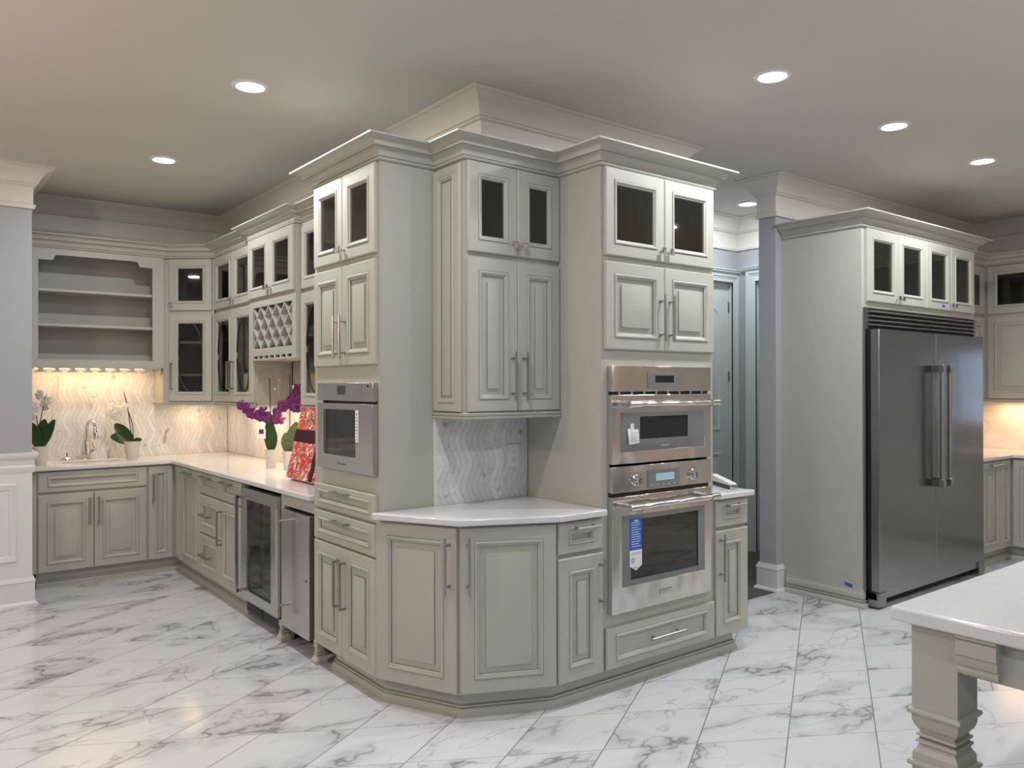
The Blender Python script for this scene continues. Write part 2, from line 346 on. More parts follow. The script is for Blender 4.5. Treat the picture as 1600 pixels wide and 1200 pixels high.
        for i in range(nu):
            for j in range(nz):
                if not fill[i][j]: continue
                fs.append((V(i, j, 1), V(i+1, j, 1), V(i+1, j+1, 1), V(i, j+1, 1)))
                fs.append((V(i, j, 0), V(i, j+1, 0), V(i+1, j+1, 0), V(i+1, j, 0)))
                if not F(i-1, j): fs.append((V(i, j, 0), V(i, j, 1), V(i, j+1, 1), V(i, j+1, 0)))
                if not F(i+1, j): fs.append((V(i+1, j, 0), V(i+1, j+1, 0), V(i+1, j+1, 1), V(i+1, j, 1)))
                if not F(i, j-1): fs.append((V(i, j, 0), V(i+1, j, 0), V(i+1, j, 1), V(i, j, 1)))
                if not F(i, j+1): fs.append((V(i, j+1, 0), V(i, j+1, 1), V(i+1, j+1, 1), V(i+1, j+1, 0)))
        return s.add(vs, fs, mi)
    def build(s, name, mats, parent=None, bevel=0, smooth=True, kind=None, label=None, seg=2):
        me = bpy.data.meshes.new(name)
        L = parent.matrix_world.translation if parent else Vector((0, 0, 0))
        if parent is None:
            xs = [v[0] for v in s.v]; ys = [v[1] for v in s.v]; zs = [v[2] for v in s.v]
            L = Vector((0, 0, 0)) if kind else Vector(((min(xs)+max(xs))/2, (min(ys)+max(ys))/2, min(zs)))
        me.from_pydata([(v[0]-L.x, v[1]-L.y, v[2]-L.z) for v in s.v], [], s.f)
        for mt in (mats if isinstance(mats, (list, tuple)) else [mats]): me.materials.append(M[mt])
        for p, mi in zip(me.polygons, s.m): p.material_index = mi
        bm = bmesh.new(); bm.from_mesh(me)
        bmesh.ops.recalc_face_normals(bm, faces=bm.faces)
        if smooth:
            for f in bm.faces: f.smooth = True
            for e in bm.edges:
                e.smooth = not (len(e.link_faces) != 2 or e.calc_face_angle(0) > math.radians(32))
        bm.to_mesh(me); bm.free()
        o = bpy.data.objects.new(name, me); COL.objects.link(o)
        if parent: o.parent = parent; o.location = (0, 0, 0); set_world(o, L)
        else: o.location = L; set_world(o, L)
        if bevel:
            b = o.modifiers.new('edge', 'BEVEL'); b.width = bevel; b.segments = seg; b.limit_method = 'ANGLE'; b.angle_limit = math.radians(40)
        if kind: o['kind'] = kind
        if label: o['label'] = label
        return o
def set_world(o, L):
    # keeps a usable world translation before the dependency graph runs
    o.matrix_world = Matrix.Translation(L)
def thing(name, label, cat, loc, group=None):
    o = bpy.data.objects.new(name, None); COL.objects.link(o); o.empty_display_size = 0.1
    o.location = loc; o.matrix_world = Matrix.Translation(Vector(loc))
    o['label'] = label; o['category'] = cat
    if group: o['group'] = group
    return o
def tag(o, label, cat, group=None):
    o['label'] = label; o['category'] = cat
    if group: o['group'] = group
    return o
def frame(origin, ang_u):
    """origin on the face, u runs to the right as seen from the front"""
    ux, uy = ang_u; l = math.hypot(ux, uy); ux /= l; uy /= l
    f = lambda u, z, d=0: (origin[0]+ux*u+uy*d, origin[1]+uy*u-ux*d, z)
    f.n = Vector((uy, -ux, 0)); f.u = Vector((ux, uy, 0)); f.o = origin
    return f
def FY(y): return frame((0, y), (1, 0))        # faces -Y, u = x
def FX(x): return frame((x, 0), (0, -1))       # faces -X, u = -y
def text(name, s, F, u, z, d, size, mat, parent):
    c = bpy.data.curves.new(name, 'FONT'); c.body = s; c.size = size; c.align_x = 'CENTER'; c.align_y = 'CENTER'; c.extrude = 0.0004
    t = bpy.data.objects.new(name, c); COL.objects.link(t)
    me = bpy.data.meshes.new_from_object(t.evaluated_get(bpy.context.evaluated_depsgraph_get()))
    bpy.data.objects.remove(t); mb = MB()
    mb.add([F(u+v.co.x, z+v.co.y, d+v.co.z) for v in me.vertices], [tuple(p.vertices) for p in me.polygons])
    return mb.build(name, mat, parent, smooth=False)

# ---------------------------------------------------------------- cabinet kit
T = 0.02
def rect(F, u0, u1, z0, z1, a, b, d): return [F(u0+a, z0+b, d), F(u1-a, z0+b, d), F(u1-a, z1-b, d), F(u0+a, z1-b, d)]
def pull(F, u, z, length, parent, vertical=True, style='bar'):
    mb = MB(); d0, d1 = T, T+0.034; h = length/2
    P = (lambda a, d: F(u, z+a, d)) if vertical else (lambda a, d: F(u+a, z, d))
    if style == 'bar':
        mb.tube([P(-h, d1), P(h, d1)], 0.0062, 10)
        for k in (-0.72, 0.72):
            mb.tube([P(k*h, d0), P(k*h, d0+0.004), P(k*h, d0+0.005), P(k*h, d1)], [0.009, 0.009, 0.005, 0.005], 10)
    else:
        mb.tube([P(-h, d1), P(h, d1)], 0.0085, 4)
        for k in (-1, 1): mb.tube([P(k*(h-0.005), d0), P(k*(h-0.005), d1)], 0.0075, 4)
    return mb.build('handle', 'nickel', parent)
def knob(F, u, z, parent):
    mb = MB(); c = Vector(F(u, z, T)); n = F.n; a = F.u; k = Vector((0, 0, 1))
    mb.lathe(c, [(0.009, 0), (0.009, 0.003), (0.005, 0.005), (0.005, 0.014), (0.009, 0.017)], 10, axis=(a, k, n))
    def sq(r, h): return [c+n*h+a*x*r+k*y*r for x, y in ((-1, -1), (1, -1), (1, 1), (-1, 1))]
    mb.loft([sq(0.011, 0.017), sq(0.016, 0.021), sq(0.016, 0.027), sq(0.007, 0.033)])
    return mb.build('knob', 'chrome', parent)
def door(F, u0, u1, z0, z1, parent, style='raised', name='door', hnd=None, stile=0.056, zst=None, leading=False):
    b0 = stile; c0 = zst if zst is not None else stile
    w_, h_ = u1-u0, z1-z0
    g = 0.0012; u0 += g; u1 -= g; z0 += g; z1 -= g
    R = [(0, 0, 0.001, 0), (0, 0, T-0.005, 0), (0.005, 0.005, T, 0)]
    bead = [(0.0, T, 0), (0.002, T-0.0015, 1), (0.003, T+0.003, 0), (0.007, T+0.0055, 0), (0.012, T+0.0045, 0), (0.0165, T+0.001, 0), (0.0175, T-0.001, 1), (0.0185, T-0.001, 0), (0.0245, T-0.005, 0)]
    for o_, d, m_ in bead: R.append((b0+o_, c0+o_, d, m_))
    mb = MB()
    if style == 'glass':
        R += [(b0+0.026, c0+0.026, T-0.010, 1), (b0+0.026, c0+0.026, 0.001, 0), (0, 0, 0.001, 0)]
        mb.loft([rect(F, u0, u1, z0, z1, a, b, d) for a, b, d, m_ in R], False, False, [r[3] for r in R[1:]]+[0])
    elif style == 'flat' :
        R += [(b0+0.0255, c0+0.0255, T-0.011, 1), (b0+0.027, c0+0.027, T-0.011, 0)]
        mb.loft([rect(F, u0, u1, z0, z1, a, b, d) for a, b, d, m_ in R], True, True, [r[3] for r in R[1:]]+[0])
    else:
        e = 0.022 if min(w_, h_) > 0.25 else 0.009
        R += [(b0+0.0255, c0+0.0255, T-0.012, 1), (b0+0.027+e*0.5, c0+0.027+e*0.5, T-0.0125, 0), (b0+0.028+e*1.2, c0+0.028+e*1.2, T-0.0085, 0), (b0+0.029+e*1.2, c0+0.029+e*1.2, T-0.003, 1), (b0+0.033+e*1.2, c0+0.033+e*1.2, T-0.002, 0)]
        mb.loft([rect(F, u0, u1, z0, z1, a, b, d) for a, b, d, m_ in R], True, True, [r[3] for r in R[1:]]+[0])
    o = mb.build(name, ['cab', 'glaze'], parent)
    if style == 'glass':
        i = 0.022
        MB().fbox(F, u0+b0+i, u1-b0-i, z0+c0+i, z1-c0-i, 0.006, 0.009).build('glass_pane', 'glass', o)
        if leading:
            mb = MB(); ua, ub, za, zb_ = u0+b0+i+0.004, u1-b0-i-0.004, z0+c0+i+0.004, z1-c0-i-0.004; uc = (ua+ub)/2
            H = zb_-za
            for sgn in (-1, 1):
                for (zz0, zz1) in ((zb_, zb_-H*0.46), (za, za+H*0.46)):
                    pts = []
                    for q in range(13):
                        t = q/12; pts.append(F(uc+sgn*(ub-ua)/2*math.sin(t*PI/2*0.98), zz0+(zz1-zz0)*(1-math.cos(t*PI/2)) if True else 0, 0.011))
                    mb.tube(pts, 0.004, 6)
            for zz in (zb_-0.02, za+0.02): mb.tube([F(uc-0.012, zz, 0.0115), F(uc+0.012, zz, 0.0115)], 0.004, 6)
            mb.build('lead_tracery', 'leading', o)
    if hnd:
        for h in (hnd if isinstance(hnd, list) else [hnd]):
            k = h[0]
            if k == 'knob': knob(F, h[1], h[2], o)
            else: pull(F, h[1], h[2], h[3], o, k[0] == 'v', h[4] if len(h) > 4 else 'bar')
    return o
def carcass(F, u0, u1, z0, z1, depth, openings, parent, solid=False, name='body', shelves=(), extra_open=()):
    """boxed cabinet body whose front frame (d from -0.02 to 0) has openings; interiors are hollow"""
    mb = MB()
    us = [u0, u1]; zs = [z0, z1]
    for o_ in openings: us += [o_[0], o_[1]]; zs += [o_[2], o_[3]]
    hole = lambda u, z: any(a < u < b and c < z < d for a, b, c, d in openings)
    mb.grid(us, zs, hole, F, -0.02, 0)
    if not openings or solid:
        mb.fbox(F, u0, u1, z0, z1, -depth, -0.0199)
    else:
        k = 0.018
        mb.fbox(F, u0, u0+k, z0, z1, -depth, -0.0199); mb.fbox(F, u1-k, u1, z0, z1, -depth, -0.0199)
        mb.fbox(F, u0+k, u1-k, z0, z0+k, -depth, -0.0199); mb.fbox(F, u0+k, u1-k, z1-k, z1, -depth, -0.0199)
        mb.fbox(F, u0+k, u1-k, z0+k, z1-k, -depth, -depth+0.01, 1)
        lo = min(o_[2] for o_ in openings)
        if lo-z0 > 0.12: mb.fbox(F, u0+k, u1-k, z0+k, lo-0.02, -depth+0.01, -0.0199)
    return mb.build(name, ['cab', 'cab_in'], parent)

CROWN = [(0, 2.588), (0.008, 2.588), (0.014, 2.591), (0.017, 2.597), (0.014, 2.603), (0.009, 2.606)]
for q_ in range(8): CROWN.append((0.013+0.037*(1-math.cos(q_/7*1.45)), 2.607+0.036*math.sin(q_/7*PI/2)))
CROWN += [(0.050, 2.6436), (0.050, 2.6452)]
for q_ in range(8): CROWN.append((0.053+0.045*(1-math.cos(q_/7*1.5)), 2.6455+0.033*math.sin(q_/7*PI/2)))
CROWN += [(0.105, 2.680), (0.105, 2.688), (0, 2.688)]
CROWN_M = [0]*len(CROWN); CROWN_M[4] = 1; CROWN_M[13] = 1; CROWN_M[14] = 1
RAIL = [(-0.018, 1.352), (0.0, 1.352), (0.012, 1.354), (0.014, 1.360), (0.006, 1.364), (0.006, 1.366), (0.012, 1.370), (0.014, 1.378), (0.0, 1.384), (-0.018, 1.384)]
# recessed furniture base moulding, out measured from the door face
BASE = [(-0.11, 0), (-0.046, 0), (-0.046, 0.014), (-0.049, 0.026), (-0.054, 0.036), (-0.060, 0.038), (-0.060, 0.042), (-0.055, 0.044), (-0.055, 0.052), (-0.061, 0.054), (-0.061, 0.058), (-0.064, 0.060), (-0.064, 0.118), (-0.11, 0.118)]
BASE_M = [0]*len(BASE); BASE_M[5] = 1; BASE_M[9] = 1; BASE_M[8] = 1

# levels shared by every run of cabinets
ZT, ZTB, ZL, ZLB = 2.586, 2.150, 2.124, 1.386
ZK, ZB, ZTOP = 0.873, 0.120, 0.914

# ================================================================ SETTING
XW, YB, YW = 2.443, 3.404, 7.396
X_L, Y_B = -4.5, -5.0
def wall(name, boxes, mat='wall'):
    mb = MB()
    for b in boxes: mb.box(*b)
    return mb.build(name, mat, None, kind='structure', smooth=False)
MB().box(X_L, 8.5, Y_B, 7.6, -0.1, 0.0).build('floor', 'floor', None, kind='structure', smooth=False)
wall('floor_hall', [(3.99, 6.30, 3.43, 4.70, 0.0, 0.003)], 'darkfloor')
MB().box(X_L-0.2, 8.7, Y_B-0.2, 7.8, CEIL, CEIL+0.1).build('ceiling', 'ceil', None, kind='structure', smooth=False)
wall('wall_center', [(XW, 3.985, YB, YB+0.15, 0, CEIL), (XW, XW+0.15, YB+0.15, YW, 0, CEIL), (3.835, 3.985, YB+0.15, 4.7, 0, CEIL)])
wall('wall_sink', [(0.65, XW, YW, YW+0.15, 0, CEIL)])
wall('wall_left', [(X_L, 0.77, 6.448, 6.598, 0, CEIL), (0.62, 0.77, 6.598, YW, 0, CEIL)])
wall('wall_fridge', [(5.113, 8.234, 3.434, 3.576, 0, CEIL)])
# right wall with a window over the counter
wall('wall_right', [(8.234, 8.384, 2.32, 3.434, 0, CEIL), (8.234, 8.384, Y_B, 1.90, 0, CEIL), (8.234, 8.384, 1.90, 2.32, 0, 1.12), (8.234, 8.384, 1.90, 2.32, 1.86, CEIL)])
wall('wall_far_left', [(X_L-0.15, X_L, Y_B, 6.598, 0, CEIL)])
wall('wall_behind', [(X_L, -1.2, Y_B-0.15, Y_B, 0, CEIL), (0.9, 8.234, Y_B-0.15, Y_B, 0, CEIL), (-1.2, 0.9, Y_B-0.15, Y_B, 0, 0.7), (-1.2, 0.9, Y_B-0.15, Y_B, 2.4, CEIL)])
wall('wall_hall', [(3.985, 5.18, 4.565, 4.715, 0, CEIL), (5.18, 6.112, 4.565, 4.715, 2.46, CEIL), (6.112, 6.336, 4.565, 4.715, 0, CEIL),
                   (6.186, 6.336, 4.365, 4.565, 0, CEIL), (6.186, 6.336, 3.576, 4.365, 2.46, CEIL)])
# window over the right counter, frame and blinds
o = MB()
fw = FX(8.25)
o.grid([-2.32, -2.28, -1.94, -1.90], [1.12, 1.16, 1.82, 1.86], lambda u, z: -2.28 < u < -1.94 and 1.16 < z < 1.82, fw, -0.06, 0.02)
wn = o.build('window_1', 'white_trim', None, kind='structure', smooth=False)
sl = MB()
for k in range(13):
    z = 1.18+k*0.05
    sl.fbox(fw, -2.278, -1.942, z, z+0.012, -0.05, -0.022)
sl.build('blind', 'white', wn, smooth=False)
o = MB(); fb = lambda u, z, d: (u, Y_B-0.05-d, z)
o.grid([-1.2, -1.14, -0.18, -0.12, 0.84, 0.9], [0.7, 0.76, 1.5, 1.55, 2.34, 2.4], lambda u, z: (-1.14 < u < -0.18 or -0.12 < u < 0.84) and (0.76 < z < 1.5 or 1.55 < z < 2.34), fb, -0.05, 0.03)
o.build('window_2', 'white_trim', None, kind='structure', smooth=False)

# ceiling crown with frieze
CC = [(0, 2.752), (0.016, 2.752), (0.016, 2.758), (0.022, 2.768), (0.020, 2.778), (0.008, 2.786), (0.008, 2.905), (0.018, 2.908), (0.024, 2.914), (0.024, 2.920), (0.034, 2.924),
      (0.042, 2.940), (0.055, 2.965), (0.075, 2.992), (0.098, 3.010), (0.112, 3.018), (0.112, 3.024), (0.124, 3.027), (0.132, 3.032), (0.132, CEIL), (0, CEIL)]
def crown(name, path, mat='trim'):
    return MB().sweep(CC, path).build(name, mat, None, kind='structure')
e = 0.0
crown('trim_1', [(XW, YW), (XW, YB), (3.985, YB), (3.985, 4.565), (6.186, 4.565)][:4] , 'trim')
crown('trim_2', [(0.77, YW), (XW, YW)])
crown('trim_3', [(X_L, 6.448), (0.77, 6.448), (0.77, YW)])
crown('trim_4', [(6.186, 3.576), (5.113, 3.576), (5.113, 3.434), (8.234, 3.434), (8.234, Y_B)])
crown('trim_5', [(3.985, 4.565), (6.186, 4.565), (6.186, 3.576)])
# baseboards
BB = [(0, 0), (0.034, 0), (0.034, 0.008), (0.028, 0.018), (0.018, 0.024), (0.016, 0.026), (0.016, 0.155), (0.020, 0.160), (0.018, 0.175), (0.010, 0.188), (0.010, 0.195), (0, 0.195)]
MB().sweep(BB, [(6.18, 3.576), (5.113, 3.576), (5.113, 3.434), (5.19, 3.434)]).build('baseboard_fridge_wall', 'white_trim', None, kind='structure')
MB().sweep(BB, [(X_L, 6.448), (0.77, 6.448), (0.77, 6.80)]).build('baseboard_left', 'white_trim', None, kind='structure')
MB().sweep(BB, [(3.985, YB+0.01), (3.985, 4.56)]).build('baseboard_center', 'white_trim', None, kind='structure')
# wainscot on the left wall: white field, chair rail, panel mould
WY = 6.448
MB().box(X_L, 0.7702, WY-0.008, WY, 0.19, 0.93).build('trim_6', 'white_trim', None, kind='structure', smooth=False)
CR = [(0, 0.915), (0.010, 0.915), (0.012, 0.925), (0.020, 0.945), (0.020, 0.960), (0.014, 0.966), (0.014, 1.005), (0.022, 1.012), (0.034, 1.028), (0.036, 1.045), (0.036, 1.055), (0, 1.055)]
MB().sweep(CR, [(X_L, WY), (0.77, WY), (0.77, 6.80)]).build('trim_7', 'white_trim', None, kind='structure')
def picture(name, F, u0, u1, z0, z1, mat='white_trim'):
    R = [(0, 0), (0.0, 0.006), (0.008, 0.012), (0.018, 0.010), (0.026, 0.006), (0.040, 0.007), (0.046, 0.0)]
    return MB().loft([rect(F, u0, u1, z0, z1, a, a, d) for a, d in R], False, False).build(name, mat, None, kind='structure')
FW = FY(WY-0.008)
picture('trim_8', FW, -0.35, 0.678, 0.304, 0.847); picture('trim_9', FW, -1.6, -0.5, 0.304, 0.847)
# backsplashes
def slab(name, b, mat): return MB().box(*b).build(name, mat, None, kind='structure', smooth=False)
slab('backsplash_sink', (0.80, XW-0.014, YW-0.010, YW, ZTOP, 1.68), 'mosaic')
slab('backsplash_bar', (XW-0.010, XW, 4.13, YW-0.011, ZTOP, 1.372), 'mosaic')
slab('backsplash_corner', (2.146, 2.726, 3.378, 3.384, ZTOP, 1.37), 'mosaic')
slab('backsplash_fridge_wall', (6.97, 8.22, 3.426, 3.434, ZTOP, 1.37), 'slabsplash')
slab('backsplash_right', (8.226, 8.234, 2.32, 3.424, ZTOP, 1.37), 'slabsplash')
slab('trim_10', (2.130, 2.146, 3.372, 3.384, ZTOP, 1.37), 'white_trim')
slab('trim_11', (0.772, 0.80, 6.83, YW-0.012, ZTOP+0.001, 1.146), 'white_trim')

# hall door with arched panels
d = MB()
FD = FY(4.60)
d.fbox(FD, 5.20, 6.104, 0.012, 2.452, -0.035, 0)
dr = d.build('door_1', 'door', None, kind='structure', smooth=False)
def arched(u0, u1, z0, z1, arch, name):
    lo = []
    for (a, dd) in [(0, 0.0005), (0.004, 0.006), (0.016, 0.008), (0.026, 0.004), (0.03, -0.004), (0.05, -0.004), (0.075, 0.003)]:
        pts = [(u0+a, z0+a), (u1-a, z0+a)]
        n = 12
        for i in range(n+1):
            t = i/n; uu = (u1-a)+((u0+a)-(u1-a))*t
            pts.append((uu, z1-a+arch*math.sin(PI*t)**0.8))
        lo.append([FD(p, q, dd) for p, q in pts])
    MB().loft(lo, False, True).build(name, 'door', dr)
for (ua, ub) in ((5.31, 5.60), (5.70, 5.99)): pass
arched(5.32, 5.985, 1.10, 2.18, 0.12, 'door_panel'); arched(5.32, 5.985, 0.22, 0.90, 0.0, 'door_panel')
for z in (2.235, 1.595, 0.25):
    h = MB(); h.fbox(FD, 6.096, 6.114, z-0.045, z+0.045, -0.002, 0.004); h.tube([FD(6.106, z-0.047, 0.008), FD(6.106, z+0.047, 0.008)], 0.006, 8); h.build('hinge', 'nickel', dr)
CAS = [(0, 0), (0.014, 0.0), (0.014, 0.0)]
def casing(name, F, u0, u1, ztop, cas=0.095, jamb=0.03):
    mb = MB()
    # stepped casing left, right, head with cap
    for (a, b, t) in ((0, cas, 0.014), (0, 0.02, 0.022), (cas-0.028, cas, 0.026), (cas-0.045, cas-0.028, 0.019)):
        mb.fbox(F, u0-b, u0-a, 0, ztop+a, 0, t); mb.fbox(F, u1+a, u1+b, 0, ztop+a, 0, t); mb.fbox(F, u0-b, u1+b, ztop+a, ztop+b, 0, t)
    mb.fbox(F, u0-0.004, u0, 0, ztop, -0.10, 0.014); mb.fbox(F, u1, u1+0.004, 0, ztop, -0.10, 0.014); mb.fbox(F, u0, u1, ztop, ztop+0.004, -0.10, 0.014)
    for (z0, z1, t) in ((ztop+cas, ztop+cas+0.012, 0.034), (ztop+cas+0.012, ztop+cas+0.028, 0.044), (ztop+cas+0.028, ztop+cas+0.036, 0.052)):
        mb.fbox(F, u0-cas-0.02, u1+cas-0.0, z0, z1, 0, t)
    return mb.build(name, 'door', None, kind='structure', smooth=False)
casing('trim_12', FY(4.565), 5.19, 6.108, 2.456, 0.076)
casing('trim_13', FX(6.186), -4.352, -3.66, 2.456, 0.10)
o = MB().fbox(FX(6.27), -4.36, -3.66, 0.01, 2.455, -0.035, 0).build('door_2', 'door', None, kind='structure', smooth=False)
for (a, b) in ((0.25, 0.95), (1.1, 2.25)):
    MB().loft([rect(FX(6.27), -4.25, -3.77, a, b, q, q, dd) for q, dd in ((0, 0.0005), (0.01, 0.007), (0.025, 0.004), (0.03, -0.003), (0.06, 0.003))], False, True).build('door_panel', 'door', o)

# ceiling downlights
def downlight(x, y, label):
    t = thing('ceiling_downlight', label, 'ceiling light', (x, y, CEIL-0.012), 'recessed ceiling downlights')
    MB().lathe((x, y, CEIL), [(0.092, 0), (0.090, -0.006), (0.082, -0.010), (0.070, -0.010), (0.067, -0.006), (0.067, 0)], 40, caps=False).build('trim_ring', 'ledring', t)
    MB().lathe((x, y, CEIL), [(0.067, -0.0005), (0.067, -0.006)], 40).build('diffuser', 'led', t, smooth=False)
LBL = ['round recessed ceiling light, larger and nearer of the two on the left',
       'round recessed ceiling light farthest left, near the display shelf corner',
       'round recessed ceiling light in front of the oven tower, largest on the right half',
       'round recessed ceiling light above the fridge cabinet, middle of the right-hand row of three',
       'round recessed ceiling light at the right end of the row, near the fridge cabinet crown',
       'bluish round recessed ceiling light in the back hall beside the wall end']
for (x, y), l in zip(SEEN_LIGHTS, LBL): downlight(x, y, l)

TOWER_CROWN = [(2.12, 4.122), (1.834, 4.122), (1.834, 3.385), (2.142, 3.385), (2.142, 3.124), (2.730, 3.124), (2.730, 2.808), (3.583, 2.808), (3.583, 3.400)]
BAR_CROWN = [(0.776, 7.07), (1.798, 7.07), (1.833, 7.082), (2.142, 6.83), (2.148, 6.818), (2.148, 5.886), (2.102, 5.886), (2.102, 5.029), (2.148, 5.029), (2.148, 4.235)]
BAR_RAIL = [(1.799, 7.38), (1.799, 7.098), (1.842, 7.085), (2.130, 6.842), (2.142, 6.82), (2.142, 5.89)]
BAR_BASE = [(0.85, 6.846), (1.62, 6.846), (1.819, 6.846), (1.819, 6.172), (1.819, 5.6955), (1.819, 5.256)]
RIGHT_CROWN = [(6.96, 3.12), (7.89, 3.12), (7.89, 2.36)]
RIGHT_RAIL = [(6.958, 3.114), (7.884, 3.114), (7.884, 2.36)]
RIGHT_BASE = [(6.957, 2.80), (7.62, 2.80), (7.62, 0.9)]
V1, V2, V3 = (1.814, 3.401), (2.007, 2.98), (2.430, 2.788)
def mold(name, prof, path, i, j, parent, mis=None):
    return MB().sweep(prof, path, mis, sub=(i, j)).build(name, ['cab', 'glaze'], parent)
# ================================================================ COFFEE TOWER
FC = FX(1.834)                                   # frame plane; doors stand 2 cm proud
t = thing('tall_cabinet', 'tall greige cabinet with built-in coffee machine at the left of the corner', 'cabinet', (2.13, 3.75, 0))
ye0, ye1 = 3.402, 4.099
gl = [(-4.045, -3.775, 2.205, 2.53), (-3.725, -3.455, 2.205, 2.53), (-4.02, -3.41, 1.095, 1.518)]
mb = MB()
hole = lambda u, z: any(a < u < b and c < z < d for a, b, c, d in gl)
mb.grid([-4.122, -3.385]+[q for g_ in gl for q in g_[:2]], [0.118, 2.60]+[q for g_ in gl for q in g_[2:]], hole, FC, -0.02, 0)
mb.box(1.854, 2.438, 3.385, 3.403, 0.118, 2.60); mb.box(1.854, 2.438, 4.104, 4.122, 0.118, 2.60)
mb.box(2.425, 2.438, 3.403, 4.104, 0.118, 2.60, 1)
for z in (0.118, 1.05, 1.56, 2.14, 2.582): mb.box(1.854, 2.425, 3.403, 4.104, z, z+0.018)
mb.build('body', ['cab', 'cab_in'], t)
ym = 3.7505
for (a, b) in ((-ye1, -ym), (-ym, -ye0)):
    inner = b if a == -ye1 else a
    s_ = -1 if a == -ye1 else 1
    door(FC, a, b, ZTB, ZT, t, 'glass', 'glass_door', ('knob', inner+s_*0.028, 2.205))
    door(FC, a, b, 1.615, ZL, t, 'raised', 'door', ('v', inner+s_*0.036, 1.76, 0.22))
    door(FC, a, b, ZB, 0.685, t, 'raised', 'door', ('v', inner+s_*0.036, 0.50, 0.24, 'square'))
door(FC, -ye1, -ye0, 0.860, 0.993, t, 'flat', 'drawer', ('h', -ym, 0.965, 0.16, 'square'), stile=0.05, zst=0.028)
door(FC, -ye1, -ye0, 0.693, 0.850, t, 'flat', 'drawer', ('h', -ym, 0.815, 0.16, 'square'), stile=0.05, zst=0.034)
def foot(x, y, parent, zt=0.12, hw=0.026):
    """square turned furniture foot"""
    pr_ = [(hw+0.008, 0), (hw+0.008, 0.020), (hw, 0.034), (hw-0.004, 0.044), (hw-0.002, 0.050), (hw-0.002, 0.058), (hw-0.007, 0.062), (hw-0.005, 0.085), (hw, 0.094), (hw-0.004, 0.100), (hw-0.002, 0.112), (hw-0.002, zt)]
    return MB().loft([[(x-r, y-r, z), (x+r, y-r, z), (x+r, y+r, z), (x-r, y+r, z)] for r, z in pr_], True, True, [0, 0, 0, 1, 0, 1, 0, 0, 0, 0, 0, 0]).build('foot', ['cab', 'glaze'], parent, smooth=False)
foot(1.846, 4.10, t)
mold('crown', CROWN, TOWER_CROWN, 0, 3, t, CROWN_M)
MB().sweep(BASE, [(2.08, 4.02), (1.814, 4.02), (1.814, 3.401), V2], BASE_M, sub=(0, 2)).build('base_molding', ['cab', 'glaze'], t)
# coffee machine
cm = thing('coffee_machine', 'stainless built-in coffee machine with glass front in the tall cabinet', 'coffee machine', (1.824, 3.71, 1.083))
y0, y1 = 3.404, 4.026
mb = MB(); mb.box(1.850, 2.30, 3.43, 4.0, 1.10, 1.51); mb.build('housing', 'darkgrey', cm)
MB().fbox(FC, -y1, -y0, 1.437, 1.528, 0.001, 0.030).build('control_panel', 'steel', cm, bevel=0.002)
hole = lambda u, z: -3.955 < u < -3.585 and 1.158 < z < 1.393
MB().grid([-y1, -3.955, -3.585, -y0], [1.083, 1.158, 1.393, 1.424], hole, FC, 0.001, 0.030).build('front_panel', 'steel', cm, bevel=0.002)
MB().fbox(FC, -3.955, -3.515, 1.455, 1.520, 0.0302, 0.0315).build('touch_panel', 'greyglass', cm)
MB().fbox(FC, -3.785, -3.690, 1.470, 1.514, 0.0316, 0.0322).build('display', 'darkgrey', cm)
MB().fbox(FC, -3.955, -3.925, 1.158, 1.393, 0.006, 0.028).build('brew_trim', 'darkgrey', cm)
mb = MB(); mb.fbox(FC, -3.955, -3.585, 1.158, 1.393, -0.015, -0.011); mb.build('niche_back', 'chrome', cm)
mb = MB(); mb.fbox(FC, -3.86, -3.80, 1.172, 1.392, -0.0108, -0.004); mb.build('niche_column', 'greyglass', cm)
MB().fbox(FC, -3.72, -3.64, 1.300, 1.392, -0.008, 0.022).build('spout_housing', 'steel', cm, bevel=0.003)
MB().tube([FC(-3.665, 1.318, 0.010), FC(-3.665, 1.300, 0.010)], 0.009, 10).build('spout', 'black', cm)
MB().fbox(FC, -3.95, -3.60, 1.160, 1.172, -0.003, 0.024).build('drip_tray', 'steel', cm)
MB().fbox(FC, -3.925, -3.585, 1.158, 1.393, 0.0245, 0.028).build('glass_door', 'glass', cm)
mb = MB(); mb.fbox(FC, -3.583, -3.552, 1.235, 1.392, 0.0305, 0.0312)
st = mb.build('instruction_sticker', 'paper', cm)
mb = MB()
for k in range(9): mb.fbox(FC, -3.578+random.uniform(0, 0.008), -3.560, 1.245+k*0.0155, 1.248+k*0.0155+random.uniform(0, 0.004), 0.0313, 0.0316)
mb.build('sticker_print', 'ink', st, smooth=False)
MB().fbox(FC, -3.462, -3.446, 1.506, 1.516, 0.0302, 0.0308).build('badge', 'darkglass', cm)
text('brand_lettering', 'Thermador', FC, -3.74, 1.118, 0.0302, 0.022, 'ink', cm)

# ================================================================ MID UPPER CABINET
FU = FY(3.124)
t = thing('upper_cabinet', 'greige upper cabinet over the corner counter, glass doors above tall panel doors', 'cabinet', (2.43, 3.26, 1.36))
gl = [(2.215, 2.385, 2.215, 2.52), (2.515, 2.685, 2.215, 2.52)]
carcass(FU, 2.142, 2.727, ZTB-0.012, 2.60, 0.255, gl, t)
MB().fbox(FU, 2.142, 2.727, 1.372, ZTB-0.0125, -0.255, 0).build('lower_body', 'cab', t)
um = 2.4485
for (a, b, s_) in ((2.152, um, -1), (um, 2.727, 1)):
    door(FU, a, b, ZTB, ZT, t, 'glass', 'glass_door', ('knob', um+s_*0.030, 2.205))
    door(FU, a, b, ZLB, ZL, t, 'raised', 'door', ('v', um+s_*0.036, 1.56, 0.24))
door(frame((2.142, 0), (0, -1)), -3.374, -3.140, ZLB, 2.575, t, 'raised', 'side_panel', stile=0.040).location.x += 0.0
